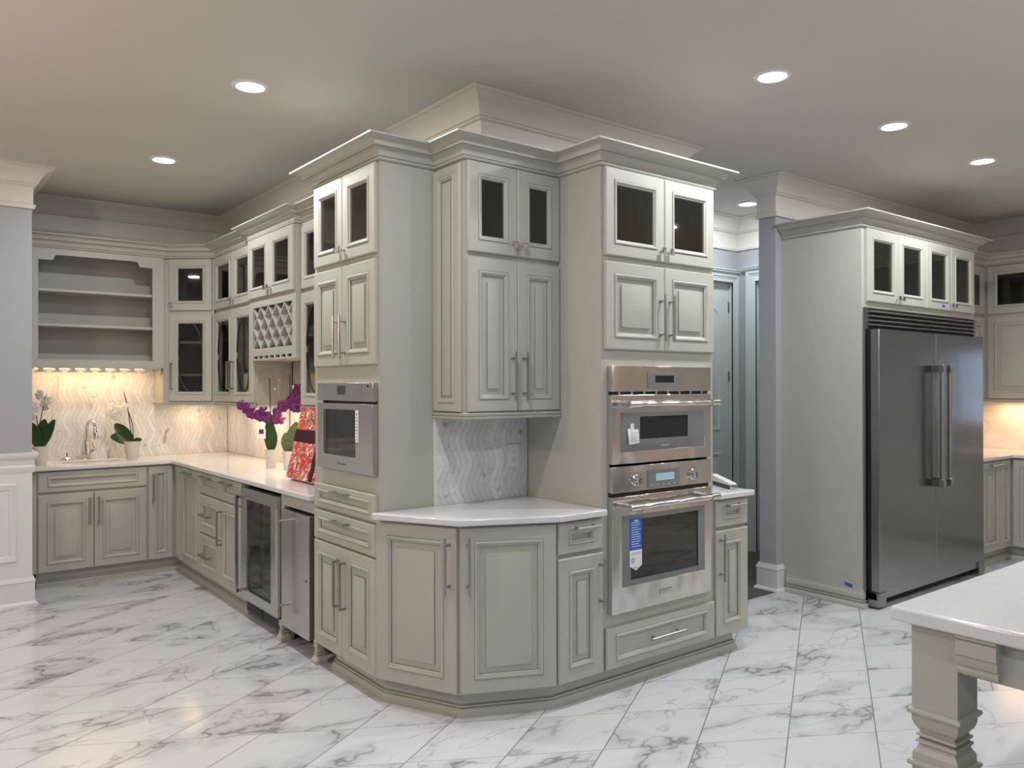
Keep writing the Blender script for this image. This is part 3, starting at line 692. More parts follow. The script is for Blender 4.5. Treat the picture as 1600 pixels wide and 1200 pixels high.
MB().sweep(RAIL, [(2.135, 3.383), (2.135, 3.112), (2.727, 3.112)]).build('light_rail', 'cab', t)
mold('crown', CROWN, TOWER_CROWN, 3, 5, t, CROWN_M)

# ================================================================ OVEN TOWER
FO = FY(2.808)
t = thing('oven_cabinet', 'tall greige oven cabinet with glass doors above and one wide drawer below', 'cabinet', (3.16, 3.1, 0))
x0, x1 = 2.745, 3.577
gl = [(2.83, 3.09, 2.22, 2.52), (3.25, 3.50, 2.22, 2.52), (2.785, 3.535, 0.40, 1.60)]
mb = MB(); hole = lambda u, z: any(a < u < b and c < z < d for a, b, c, d in gl)
mb.grid([2.730, 3.583]+[q for g_ in gl for q in g_[:2]], [0.118, 2.60]+[q for g_ in gl for q in g_[2:]], hole, FO, -0.02, 0)
mb.box(2.730, 2.748, 2.828, 3.400, 0.118, 2.60); mb.box(3.565, 3.583, 2.828, 3.400, 0.118, 2.60); mb.box(2.748, 3.565, 3.385, 3.400, 0.118, 2.60, 1)
for z in (0.118, 0.37, 1.615, 2.14, 2.582): mb.box(2.748, 3.565, 2.828, 3.385, z, z+0.018)
mb.build('body', ['cab', 'cab_in'], t)
um = 3.172
for (a, b, s_) in ((x0, um, -1), (um, x1, 1)):
    door(FO, a, b, ZTB, ZT, t, 'glass', 'glass_door', ('knob', um+s_*0.030, 2.205))
    door(FO, a, b, 1.689, ZL, t, 'raised', 'door', ('v', um+s_*0.036, 1.86, 0.24))
door(FO, x0, x1, ZB, 0.325, t, 'flat', 'drawer', ('h', 3.165, 0.228, 0.26), stile=0.062, zst=0.034)
MB().sweep(BASE, [(2.731, 2.788), (3.583, 2.788)], BASE_M).build('base_molding', ['cab', 'glaze'], t)

mold('crown', CROWN, TOWER_CROWN, 5, 8, t, CROWN_M)

# speed oven
FA = FY(2.796)
so = thing('speed_oven', 'stainless microwave speed oven with wide bar handle, above the wall oven', 'oven', (3.15, 2.78, 1.12))
a0, a1 = 2.772, 3.530
MB().box(2.80, 3.52, 2.83, 3.33, 1.13, 1.59).build('cavity_housing', 'black', so)
MB().fbox(FA, a0, a1, 1.482, 1.610, -0.012, 0.020).build('control_panel', 'steel_w', so, bevel=0.002)
MB().fbox(FA, 3.026, 3.267, 1.494, 1.577, 0.0202, 0.024).build('control_glass', 'greyglass', so, bevel=0.001)
MB().fbox(FA, 3.079, 3.222, 1.527, 1.563, 0.0241, 0.0246).build('display', 'darkglass', so)
mb = MB()
mb.fbox(FA, a0+0.01, a1-0.01, 1.464, 1.482, -0.012, 0.004)
mb.build('vent_gap', 'black', so)
for k in range(8): MB().fbox(FA, a0+0.05+k*0.09, a0+0.066+k*0.09, 1.466, 1.481, 0.004, 0.012).build('vent_fin', 'steel', so)
hole = lambda u, z: 2.832 < u < 3.471 and 1.185 < z < 1.378
MB().grid([a0, 2.832, 3.471, a1], [1.124, 1.185, 1.378, 1.466], hole, FA, -0.012, 0.020).build('door_frame', 'steel_w', so, bevel=0.002)
hole = lambda u, z: 2.969 < u < 3.338 and 1.243 < z < 1.356
MB().grid([2.832, 2.969, 3.338, 3.471], [1.185, 1.243, 1.356, 1.378], hole, FA, 0.010, 0.0205).build('window_border', 'greyglass', so)
MB().fbox(FA, 2.969, 3.338, 1.243, 1.356, 0.012, 0.016).build('window_glass', 'darkglass', so)
text('brand_lettering', 'Thermador', FA, 3.155, 1.206, 0.0207, 0.014, 'white', so)
def oven_handle(parent, F, ua, ub, z):
    mb = MB(); d1 = 0.085
    mb.tube([F(ua, z, d1), F(ub, z, d1)], 0.0135, 20)
    h = mb.build('handle', 'steel_w', parent)
    for u in (ua, ub):
        s_ = 1 if u == ua else -1
        MB().tube([F(u-s_*0.012, z, d1), F(u-s_*0.010, z, d1), F(u+s_*0.055, z, d1), F(u+s_*0.056, z, d1)], [0.014, 0.0185, 0.0185, 0.014], 20).build('handle_collar', 'chrome', h)
        MB().tube([F(u+s_*0.02, z, 0.02), F(u+s_*0.02, z, 0.024), F(u+s_*0.02, z, 0.025), F(u+s_*0.02, z, d1)], [0.019, 0.019, 0.013, 0.013], 14).build('handle_post', 'steel', h)
oven_handle(so, FA, 2.84, 3.50, 1.420)
# paper tag taped on speed oven door
tg = thing('paper_tag', 'small white paper tag taped to the speed oven window', 'tag', (2.915, 2.774, 1.22))
MB().add([FA(2.876, 1.298, 0.024), FA(2.955, 1.292, 0.0225), FA(2.958, 1.223, 0.027), FA(2.882, 1.218, 0.030),
          FA(2.876, 1.298, 0.0232), FA(2.955, 1.292, 0.0217), FA(2.958, 1.223, 0.0262), FA(2.882, 1.218, 0.0292)],
         [(0, 3, 2, 1), (4, 5, 6, 7), (0, 1, 5, 4), (1, 2, 6, 5), (2, 3, 7, 6), (3, 0, 4, 7)]).build('tag_sheet', 'paper', tg)
mb = MB()
for k in range(5): mb.fbox(FA, 2.893, 2.945-(k % 2)*0.012, 1.275-k*0.010, 1.2765-k*0.010, 0.0305, 0.0308)
mb.build('tag_print', 'ink', tg, smooth=False)
MB().fbox(FA, 2.900, 2.925, 1.292, 1.322, 0.0205, 0.0212).build('tape', 'white', tg)

# wall oven
wo = thing('built_in_oven', 'large stainless wall oven with two dials and dark glass door', 'oven', (3.15, 2.78, 0.39))
mb = MB(); 
mb.box(2.80, 2.815, 2.83, 3.34, 0.41, 1.10); mb.box(3.505, 3.52, 2.83, 3.34, 0.41, 1.10); mb.box(2.815, 3.505, 2.83, 3.34, 0.41, 0.45); mb.box(2.815, 3.505, 2.83, 3.34, 0.94, 1.10); mb.box(2.815, 3.505, 3.325, 3.34, 0.45, 0.94)
mb.build('oven_cavity', 'ovenin', wo)
MB().fbox(FA, a0, a1, 0.984, 1.112, -0.012, 0.020).build('control_panel', 'steel_w', wo, bevel=0.002)
MB().fbox(FA, a0+0.004, a1-0.004, 0.963, 0.984, -0.012, 0.004).build('panel_gap', 'black', wo)
MB().fbox(FA, 3.025, 3.265, 0.993, 1.083, 0.0202, 0.024).build('control_glass', 'greyglass', wo, bevel=0.001)
MB().fbox(FA, 3.082, 3.222, 1.025, 1.062, 0.0241, 0.0246).build('display', 'display', wo)
mb = MB()
for k in range(5): mb.tube([FA(3.055+k*0.042, 1.004, 0.024), FA(3.055+k*0.042, 1.004, 0.0255)], 0.003, 8)
mb.build('buttons', 'white', wo)
for u in (2.941, 3.374):
    mb = MB(); c = FA(u, 1.038, 0.020)
    mb.lathe(c, [(0.030, 0), (0.030, 0.004), (0.024, 0.007), (0.022, 0.028), (0.020, 0.032)], 28, axis=(Vector((1, 0, 0)), Vector((0, 0, 1)), Vector((0, -1, 0))))
    kn = mb.build('dial', 'chrome', wo)
    MB().fbox(FA, u-0.004, u+0.004, 1.018, 1.058, 0.0521, 0.058).build('dial_grip', 'chrome', kn, bevel=0.001)
    mb = MB()
    for q in range(14):
        an = math.radians(-140+q*21); cu, cz = u+0.040*math.sin(an), 1.038+0.040*math.cos(an)
        mb.fbox(FA, cu-0.0035, cu+0.0035, cz-0.0014, cz+0.0014, 0.0201, 0.0206)
    mb.build('dial_marks', 'ink', wo, smooth=False)
hole = lambda u, z: 2.842 < u < 3.473 and 0.517 < z < 0.866
MB().grid([a0, 2.842, 3.473, a1], [0.390, 0.517, 0.866, 0.963], hole, FA, -0.012, 0.020).build('door_frame', 'steel_w', wo, bevel=0.002)
hole = lambda u, z: 2.900 < u < 3.420 and 0.545 < z < 0.842
MB().grid([2.842, 2.900, 3.420, 3.473], [0.517, 0.545, 0.842, 0.866], hole, FA, 0.006, 0.0205).build('window_border', 'greyglass', wo)
MB().fbox(FA, 2.900, 3.420, 0.545, 0.842, 0.010, 0.015).build('window_glass', 'glass_dark', wo)
for z in (0.62, 0.76):
    mb = MB(); mb.tube([(2.82, 2.88, z), (3.50, 2.88, z)], 0.004, 8); mb.tube([(2.82, 3.30, z), (3.50, 3.30, z)], 0.004, 8)
    for k in range(14): mb.tube([(2.85+k*0.048, 2.88, z+0.004), (2.85+k*0.048, 3.30, z+0.004)], 0.0022, 6)
    mb.build('oven_rack', 'chrome', wo)
MB().loft([rect(FA, 3.112, 3.205, 0.437, 0.466, q, q, dd) for q, dd in ((0, 0.0202), (0, 0.023), (0.003, 0.0235))], True, True).build('name_plate', 'steel', wo)
oven_handle(wo, FA, 2.84, 3.50, 0.916)
es = thing('energy_label', 'blue and white pointed sticker on the wall oven glass', 'label', (2.936, 2.77, 0.59))
MB().add([FA(2.893, 0.852, 0.0222), FA(2.893, 0.690, 0.0222), FA(2.979, 0.690, 0.0222), FA(2.979, 0.845, 0.0222),
          FA(2.893, 0.852, 0.0208), FA(2.893, 0.690, 0.0208), FA(2.979, 0.690, 0.0208), FA(2.979, 0.845, 0.0208)],
         [(0, 1, 2, 3), (4, 7, 6, 5), (0, 4, 5, 1), (1, 5, 6, 2), (2, 6, 7, 3), (3, 7, 4, 0)]).build('blue_field', 'blue', es)
P5 = [(2.893, 0.690), (2.893, 0.612), (2.936, 0.588), (2.979, 0.612), (2.979, 0.690)]
MB().loft([[FA(p, q, dd) for p, q in P5] for dd in (0.0208, 0.0222)]).build('white_field', 'paper', es)
mb = MB()
for k in range(11): mb.fbox(FA, 2.905, 2.972-random.uniform(0, 0.02), 0.826-k*0.0118, 0.8285-k*0.0118, 0.0223, 0.0226)
mb.fbox(FA, 2.925, 2.952, 0.835, 0.840, 0.0223, 0.0226)
mb.build('white_print', 'paper', es, smooth=False)
mb = MB()
for k in range(2): mb.fbox(FA, 2.902, 2.970, 0.676-k*0.008, 0.678-k*0.008, 0.0223, 0.0226)
mb.fbox(FA, 2.918, 2.934, 0.601, 0.604, 0.0223, 0.0226); mb.fbox(FA, 2.940, 2.954, 0.602, 0.605, 0.0223, 0.0226)
mb.build('black_print', 'ink', es, smooth=False)
mb = MB(); mb.tube([FA(2.914+0.009*math.cos(q), 0.640+0.011*math.sin(q), 0.0225) for q in [k*PI/8 for k in range(17)]], 0.0018, 5)
mb.build('blue_emblem', 'blue', es)


# ================================================================ CORNER BASE
def off(p, q, d_):
    dx, dy = q[0]-p[0], q[1]-p[1]; l = math.hypot(dx, dy); n = (dy/l, -dx/l)
    return n[0]*d_, n[1]*d_
t = thing('corner_base_cabinet', 'angled greige corner base cabinet with two tall panel doors under white counter', 'cabinet', (2.15, 3.15, 0))
B1 = (1.8345, 3.383); B2 = (2.022, 2.993); B3 = (2.434, 2.808)
MB().prism([(1.8345, 3.383), B1, B2, B3, (2.434, 3.383)][1:], 0.118, 0.882).build('body', 'cab', t)
def fr_pts(a, b):
    f = frame(a, (b[0]-a[0], b[1]-a[1])); return f, math.hypot(b[0]-a[0], b[1]-a[1])
def back(a, b, d_=0.0205):
    o = off(a, b, -d_); return (a[0]+o[0], a[1]+o[1]), (b[0]+o[0], b[1]+o[1])
a, b = back(V1, (1.999, 2.989)); f1, l1 = fr_pts(a, b)
door(f1, 0.0, l1, ZB, ZK, t, 'raised', 'door', ('v', l1-0.036, 0.70, 0.26), stile=0.062)
a, b = back((2.015, 2.977), (2.423, 2.786)); f2, l2 = fr_pts(a, b)
door(f2, 0.0, l2, ZB, ZK, t, 'raised', 'door', ('v', 0.036, 0.70, 0.26), stile=0.062)
MB().sweep(BASE, [(1.814, 4.0), V1, V2, V3, (2.7305, 2.788)], BASE_M, sub=(1, 3)).build('base_molding', ['cab', 'glaze'], t)
t = thing('base_cabinet', 'narrow greige base cabinet with drawer over door, left of the ovens', 'cabinet', (2.58, 3.1, 0))
MB().fbox(FO, 2.4345, 2.7295, 0.118, 0.882, -0.572, 0).build('body', 'cab', t)
door(FO, 2.437, 2.727, 0.724, ZK, t, 'flat', 'drawer', ('h', 2.60, 0.842, 0.15), stile=0.062, zst=0.036)
door(FO, 2.437, 2.727, ZB, 0.706, t, 'raised', 'door', ('v', 2.70, 0.56, 0.24), stile=0.062)
MB().sweep(BASE, [V2, V3, (2.7305, 2.788)], BASE_M, sub=(1, 2)).build('base_molding', ['cab', 'glaze'], t)
tag(MB().prism([(1.785, 3.382), (1.782, 3.366), (1.990, 2.955), (2.432, 2.758), (2.722, 2.758), (2.727, 2.764), (2.727, 3.377), (2.0, 3.377)], 0.883, ZTOP).build('countertop', 'quartz', bevel=0.006, seg=3),
    'angled white quartz countertop of the corner between the two towers', 'countertop')
t = thing('electrical_outlet', 'white double outlet on the wavy marble backsplash', 'outlet', (2.628, 3.377, 1.14))
FS = FY(3.378)
MB().fbox(FS, 2.590, 2.667, 1.077, 1.200, 0, 0.006).build('cover_plate', 'white', t, bevel=0.002)
for z in (1.158, 1.119):
    MB().fbox(FS, 2.612, 2.645, z-0.014, z+0.014, 0.0062, 0.008).build('socket', 'white', t, bevel=0.001)
    mb = MB(); mb.fbox(FS, 2.620, 2.622, z-0.002, z+0.007, 0.0081, 0.0085); mb.fbox(FS, 2.634, 2.636, z-0.002, z+0.007, 0.0081, 0.0085); mb.fbox(FS, 2.6265, 2.6305, z-0.010, z-0.006, 0.0081, 0.0085)
    mb.build('socket_slots', 'black', t, smooth=False)

# narrow base right of the ovens
t = thing('base_cabinet', 'narrow greige base cabinet at the right side of the ovens, by the hall', 'cabinet', (3.735, 3.1, 0))
MB().fbox(FO, 3.5845, 3.870, 0.118, 0.882, -0.59, 0).build('body', 'cab', t)
door(FO, 3.588, 3.877, 0.724, ZK, t, 'flat', 'drawer', ('h', 3.74, 0.842, 0.15), stile=0.062, zst=0.036)
door(FO, 3.588, 3.877, ZB, 0.706, t, 'raised', 'door', ('v', 3.622, 0.56, 0.26), stile=0.062)
MB().sweep(BASE, [(3.583, 2.788), (3.877, 2.788), (3.877, 3.39)], BASE_M).build('base_molding', ['cab', 'glaze'], t)
tag(MB().box(3.5845, 3.900, 2.758, 3.400, 0.883, ZTOP).build('countertop', 'quartz', bevel=0.006, seg=3), 'small white countertop at the right side of the ovens', 'countertop')
g = thing('handheld_device', 'small silver and white slim gadget lying on the small counter by the ovens', 'gadget', (3.83, 3.0, ZTOP))
fg = frame((3.965, 3.10), (-0.14, -0.25))
MB().fbox(fg, 0, 0.285, ZTOP, ZTOP+0.020, -0.028, 0.028).build('casing', 'darkgrey', g, bevel=0.004)
MB().loft([[fg(0.0, ZTOP+0.021, d_) if k == 0 else fg(0.28, ZTOP+0.021, d_) for k, d_ in ((0, -0.026), (1, -0.026), (1, 0.026), (0, 0.026))],
           [fg(0.0, ZTOP+0.058, d_) if k == 0 else fg(0.275, ZTOP+0.034, d_) for k, d_ in ((0, -0.022), (1, -0.022), (1, 0.022), (0, 0.022))]]).build('lid', 'white', g, bevel=0.002)
MB().fbox(fg, 0.262, 0.295, ZTOP+0.002, ZTOP+0.028, -0.022, 0.022).build('end_cap', 'chrome', g, bevel=0.004)

# ================================================================ BAR RUN (faces -X)
FL = FX(1.839)
def base_cab(name, label, u0, u1, fill=True):
    t = thing(name, label, 'cabinet', (2.1, -(u0+u1)/2, 0))
    MB().fbox(FL, u0, u1, 0.118, 0.882, -0.58, 0).build('body', 'cab', t)
    return t
t = base_cab('corner_base_cabinet', 'greige base cabinet at the inner corner with a false panel and full-height door', -6.866, -6.172)
door(FL, -6.81, -6.665, ZB, ZK, t, 'flat', 'panel', stile=0.035)
door(FL, -6.655, -6.175, ZB, ZK, t, 'flat', 'door', ('h', -6.45, 0.838, 0.20, 'square'), stile=0.062)
mold('base_molding', BASE, BAR_BASE, 2, 3, t, BASE_M)
t = base_cab('drawer_cabinet', 'greige base cabinet with three stacked drawers near the inner corner', -6.171, -5.696)
for z0, z1 in ((0.718, ZK), (0.428, 0.706), (ZB, 0.418)):
    door(FL, -6.165, -5.70, z0, z1, t, 'flat', 'drawer', ('h', -5.99, (z0+z1)/2 if z0 < 0.7 else 0.846, 0.20, 'square'), stile=0.062, zst=0.036 if z0 > 0.7 else 0.055)
mold('base_molding', BASE, BAR_BASE, 3, 4, t, BASE_M)
t = base_cab('base_cabinet', 'greige base cabinet with drawer over door, left of the wine cooler', -5.695, -5.256)
door(FL, -5.69, -5.262, 0.718, ZK, t, 'flat', 'drawer', ('h', -5.53, 0.846, 0.20, 'square'), stile=0.062, zst=0.036)
door(FL, -5.69, -5.262, ZB, 0.706, t, 'flat', 'door', ('v', -5.655, 0.52, 0.24, 'square'), stile=0.062)
mold('base_molding', BASE, BAR_BASE, 4, 5, t, BASE_M)

# wine cooler
wc = thing('wine_cooler', 'glass-door stainless wine cooler under the bar counter', 'wine cooler', (2.1, 4.93, 0))
FWc = FX(1.835)
mb = MB()
mb.box(1.87, 2.40, 4.625, 4.64, 0.02, 0.87); mb.box(1.87, 2.40, 5.235, 5.25, 0.02, 0.87); mb.box(2.385, 2.40, 4.64, 5.235, 0.02, 0.87)
mb.box(1.87, 2.385, 4.64, 5.235, 0.855, 0.87); mb.box(1.87, 2.385, 4.64, 5.235, 0.02, 0.15)
mb.build('cabinet_box', 'black', wc)
hole = lambda u, z: -5.15 < u < -4.728 and 0.19 < z < 0.78
MB().grid([-5.248, -5.15, -4.728, -4.630], [0.125, 0.19, 0.78, 0.850], hole, FWc, -0.03, 0.022).build('door_frame', 'steel', wc, bevel=0.002)
MB().fbox(FWc, -5.15, -4.728, 0.19, 0.78, 0.006, 0.009).build('door_glass', 'glass', wc)
for k in range(7):
    mb = MB(); z = 0.23+k*0.083
    mb.box(1.875, 1.893, 4.66, 5.22, z, z+0.030); 
    for q in range(6): mb.tube([(1.893, 4.71+q*0.092, z+0.01), (2.36, 4.71+q*0.092, z+0.01)], 0.004, 5)
    mb.build('wine_shelf', 'cab', wc)
lb = MB().fbox(FWc, -4.90, -4.80, 0.20, 0.36, 0.001, 0.004).build('inner_sticker', 'ink', wc)
MB().fbox(FWc, -4.89, -4.81, 0.215, 0.235, 0.0042, 0.0046).build('sticker_band', 'paper', lb)
mb = MB(); mb.box(1.850, 1.87, 4.635, 5.24, 0.035, 0.118)
gr = mb.build('vent_grille', 'black', wc)
mb = MB()
for s_ in (4.66, 4.96):
    for k in range(6): mb.box(1.843, 1.850, s_, s_+0.255, 0.045+k*0.012, 0.051+k*0.012)
mb.build('grille_louvres', 'darkgrey', gr)
def flatpull(parent, y, z0, z1, mat='steel'):
    mb = MB(); mb.tube([(1.745, y, z0), (1.745, y, z1)], 0.013, 4)
    for z in (z0+0.012, z1-0.012): mb.tube([(1.745, y, z), (1.813, y, z)], 0.013, 4)
    return mb.build('handle', mat, parent)
flatpull(wc, 5.135, 0.190, 0.815)
# under-counter refrigerator with steel panel
ic = thing('undercounter_fridge', 'plain stainless undercounter refrigerator between wine cooler and coffee tower', 'refrigerator', (2.1, 4.36, 0))
MB().box(1.87, 2.40, 4.175, 4.545, 0.09, 0.80).build('cabinet_box', 'black', ic)
MB().fbox(FWc, -4.555, -4.165, 0.105, 0.792, -0.03, 0.022).build('door_panel', 'steel', ic, bevel=0.003)
mb = MB(); mb.tube([(1.755, 4.475, 0.175), (1.755, 4.475, 0.800)], 0.011, 12)
for z in (0.245, 0.735): mb.tube([(1.755, 4.475, z), (1.813, 4.475, z)], 0.007, 10)
mb.build('handle', 'steel', ic)
MB().tube([(1.812, 4.20, 0.43), (1.814, 4.20, 0.43)], 0.008, 10).build('lock', 'black', ic)
pl = thing('cabinet_post', 'greige post with turned foot between wine cooler and undercounter refrigerator', 'post', (1.85, 4.60, 0))
MB().fbox(FL, -4.622, -4.572, 0.12, 0.8815, -0.03, 0.0).build('stile', 'cab', pl)
MB().fbox(FL, -4.571, -4.125, 0.806, 0.8815, -0.03, 0.0).build('top_rail', 'cab', pl)
foot(1.846, 4.597, pl)
MB().box(1.874, 1.90, 4.575, 4.62, 0, 0.12).build('side_panel', 'cab', pl)

# ---- sink run (faces -Y)
FK = FY(6.866)
t = thing('sink_cabinet', 'greige sink base cabinet with two doors under a false drawer front', 'cabinet', (1.24, 7.13, 0))
MB().fbox(FK, 0.79, 1.619, 0.118, 0.882, -0.11, 0).build('face_frame', 'cab', t)
MB().fbox(FK, 0.79, 1.619, 0.118, 0.66, -0.515, -0.1105).build('body', 'cab', t)
door(FK, 0.854, 1.611, 0.718, ZK, t, 'flat', 'false_drawer', stile=0.062, zst=0.036)
door(FK, 0.854, 1.230, ZB, 0.703, t, 'raised', 'door', ('v', 1.200, 0.56, 0.20, 'square'))
door(FK, 1.232, 1.611, ZB, 0.703, t, 'raised', 'door', ('v', 1.262, 0.56, 0.20, 'square'))
mold('base_molding', BASE, BAR_BASE, 0, 1, t, BASE_M)
t = thing('base_cabinet', 'narrow greige base cabinet in the corner right of the sink doors', 'cabinet', (1.73, 7.13, 0))
MB().fbox(FK, 1.6205, 1.838, 0.118, 0.882, -0.515, 0).build('body', 'cab', t)
door(FK, 1.627, 1.812, ZB, ZK, t, 'raised', 'door', ('v', 1.655, 0.70, 0.22, 'square'), stile=0.045)
mold('base_molding', BASE, BAR_BASE, 1, 2, t, BASE_M)
# L-shaped counter with sink cut-out
CT = lambda u, z, d_: (u, z, d_)
SX0, SX1, SY0, SY1 = 1.06, 1.47, 7.04, 7.27
hole = lambda x, y: (x > 1.794 and False) or (x < 1.794 and y < 6.821) or (SX0 < x < SX1 and SY0 < y < SY1)
mb = MB().grid([0.773, SX0, SX1, 1.794, 2.430], [4.126, 6.821, SY0, SY1, 7.384], hole, CT, 0.883, ZTOP)
tag(mb.build('countertop', 'quartz', bevel=0.006, seg=3), 'long L-shaped white quartz countertop with sink in the bar corner', 'countertop')
t = thing('bar_sink', 'small undermount sink set in the white bar counter', 'sink', (1.265, 7.155, 0.70))
mb = MB(); R = lambda a, z: [(SX0+a, SY0+a, z), (SX1-a, SY0+a, z), (SX1-a, SY1-a, z), (SX0+a, SY1-a, z)]
mb.loft([R(-0.02, 0.882), R(0.002, 0.882), R(0.008, 0.72), R(0.03, 0.70)], False, True)
mb.build('basin', 'porcelain', t, bevel=0)
MB().lathe((1.265, 7.155, 0.7005), [(0.03, 0), (0.03, 0.003), (0.02, 0.004)], 18).build('drain', 'chrome', t)
# faucet
t = thing('faucet', 'polished chrome gooseneck pull-down faucet behind the bar sink', 'faucet', (1.27, 7.33, ZTOP))
c = Vector((1.262, 7.325, ZTOP))
MB().lathe(c, [(0.034, 0), (0.034, 0.006), (0.029, 0.012), (0.031, 0.05), (0.026, 0.10), (0.017, 0.145), (0.014, 0.165)], 24).build('body', 'chrome', t)
pts = [c+Vector((0, 0, 0.16)), c+Vector((0, 0, 0.25))]+[c+Vector((0.022*(1-math.cos(q)), -0.055*(1-math.cos(q)), 0.25+0.07*math.sin(q))) for q in [k*PI/10 for k in range(1, 11)]]
MB().tube(pts, 0.0125, 14).build('neck', 'chrome', t)
e_ = pts[-1]
MB().tube([e_, e_+Vector((0, 0, -0.01)), e_+Vector((0.002, -0.004, -0.075)), e_+Vector((0.002, -0.005, -0.085))], [0.014, 0.017, 0.021, 0.017], 14).build('spray_head', 'chrome', t)
MB().tube([c+Vector((0.024, -0.01, 0.06)), c+Vector((0.055, -0.03, 0.085)), c+Vector((0.060, -0.034, 0.092))], [0.012, 0.014, 0.008], 12).build('valve', 'chrome', t)
MB().tube([c+Vector((0.052, -0.03, 0.085)), c+Vector((0.045, -0.03, 0.12)), c+Vector((0.034, -0.028, 0.165))], [0.008, 0.006, 0.005], 10).build('lever', 'chrome', t)
t = thing('sink_stopper', 'low domed chrome sink fitting left of the faucet', 'sink fitting', (1.118, 7.33, ZTOP))
MB().lathe((1.118, 7.325, ZTOP), [(0.044, 0), (0.044, 0.006), (0.036, 0.020), (0.018, 0.032), (0.006, 0.036)], 22).build('dome', 'chrome', t)
MB().tube([(1.118, 7.325, ZTOP+0.036), (1.118, 7.325, ZTOP+0.062)], 0.004, 8).build('pin', 'black', t)
t = thing('soap_pump', 'short chrome soap dispenser right of the faucet', 'soap dispenser', (1.435, 7.33, ZTOP))
MB().lathe((1.428, 7.325, ZTOP), [(0.020, 0), (0.020, 0.004), (0.013, 0.006), (0.013, 0.072), (0.010, 0.078)], 18).build('body', 'chrome', t)
MB().tube([(1.428, 7.325, ZTOP+0.070), (1.420, 7.285, ZTOP+0.072)], 0.005, 8).build('nozzle', 'chrome', t)

# ---- uppers on sink wall and bar wall
FSH = FY(7.07)
t = thing('display_shelf', 'open greige display shelf cabinet with arched valance over the sink', 'shelf cabinet', (1.28, 7.23, 1.665))
mb = MB()
mb.fbox(FSH, 0.776, 0.886, 1.665, 2.60, -0.02, 0); mb.fbox(FSH, 1.710, 1.797, 1.665, 2.60, -0.02, 0); mb.fbox(FSH, 0.886, 1.710, 1.665, 1.725, -0.02, 0)
arch = [(0.886, 2.60), (0.886, 2.495), (0.978, 2.495)]
arch += [(0.978+0.03*(1-math.cos(q))+0.012, 2.503+0.036*math.sin(q)) for q in [k*PI/12 for k in range(0, 7)]]
arch += [(2*1.298-p, q) for p, q in arch[::-1]]
n = len(arch)
mb.loft([[FSH(p, q, dd) for p, q in arch] for dd in (-0.02, 0)])
mb.box(0.776, 0.794, 7.09, 7.384, 1.665, 2.60); mb.box(1.779, 1.797, 7.09, 7.384, 1.665, 2.60); mb.box(0.794, 1.779, 7.376, 7.384, 1.665, 2.60)
mb.box(0.794, 1.779, 7.09, 7.376, 2.582, 2.60); mb.box(0.794, 1.779, 7.09, 7.376, 1.707, 1.725)
mb.build('body', 'cab', t, smooth=False)
for z in (2.277, 2.006): MB().box(0.794, 1.779, 7.095, 7.375, z-0.022, z).build('shelf', 'cab', t, bevel=0.002)
def stem_rack(F, u0, u1, ztop, n, depth, parent):
    mb = MB(); mb.fbox(F, u0, u1, ztop-0.006, ztop, -depth, -0.002)
    r = mb.build('stemware_rack', 'cab', parent)
    p = (u1-u0)/n
    for k in range(n+1):
        mb = MB(); u = u0+p*k; a, b = max(u0, u-p*0.12), min(u1, u+p*0.12); c_, d_ = max(u0, u-p*0.30), min(u1, u+p*0.30)
        mb.fbox(F, a, b, ztop-0.028, ztop-0.006, -depth, -0.004); mb.fbox(F, c_, d_, ztop-0.036, ztop-0.028, -depth, -0.004)
        mb.build('rack_rail', 'cab', r, smooth=False)
stem_rack(FSH, 0.80, 1.775, 1.664, 9, 0.12, t)
MB().box(0.88, 1.70, 7.215, 7.255, 1.655, 1.664).build('light_strip', 'warmled', t)
mold('crown', CROWN, BAR_CROWN, 0, 1, t, CROWN_M)

ca, cb_ = (1.835, 7.078), (2.118, 6.835)
FA2, LA = fr_pts(*back(ca, cb_, 0.02))
t = thing('corner_wall_cabinet', 'angled greige corner wall cabinet with leaded glass door', 'cabinet', (2.15, 7.12, 1.36))
gl = [(0.07, LA-0.07, 2.215, 2.52), (0.07, LA-0.07, 1.46, 2.05)]
mb = MB(); hole = lambda u, z: any(a < u < b and c < z < d for a, b, c, d in gl)
mb.grid([-0.012, 0.07, LA-0.07, LA+0.012], [1.372, 2.60]+[q for g_ in gl for q in g_[2:]], hole, FA2, -0.02, 0)
mb.box(1.799, 1.817, 7.10, 7.384, 1.372, 2.60); mb.box(1.817, 1.852, 7.095, 7.115, 1.372, 2.60)
for z in (1.372, 2.128, 2.582): mb.prism([(1.817, 7.11), (1.87, 7.10), (2.145, 6.86), (2.43, 6.86), (2.43, 7.384), (1.817, 7.384)], z, z+0.018)
mb.box(1.817, 2.43, 7.374, 7.384, 1.372, 2.60, 1); mb.box(2.42, 2.43, 6.84, 7.374, 1.372, 2.60, 1)
mb.build('body', ['cab', 'cab_in'], t)
for z in (1.60, 1.875): MB().prism([(1.83, 7.12), (1.885, 7.11), (2.155, 6.87), (2.41, 6.87), (2.41, 7.37), (1.83, 7.37)], z, z+0.02).build('shelf', 'white', t)
door(FA2, 0, LA, ZTB, ZT, t, 'glass', 'glass_door', ('knob', 0.03, 2.205))
door(FA2, 0, LA, ZLB, ZL, t, 'glass', 'glass_door', ('v', 0.034, 1.60, 0.22, 'square'), leading=True)
mold('crown', CROWN, BAR_CROWN, 1, 4, t, CROWN_M)
mold('light_rail', RAIL, BAR_RAIL, 0, 4, t)

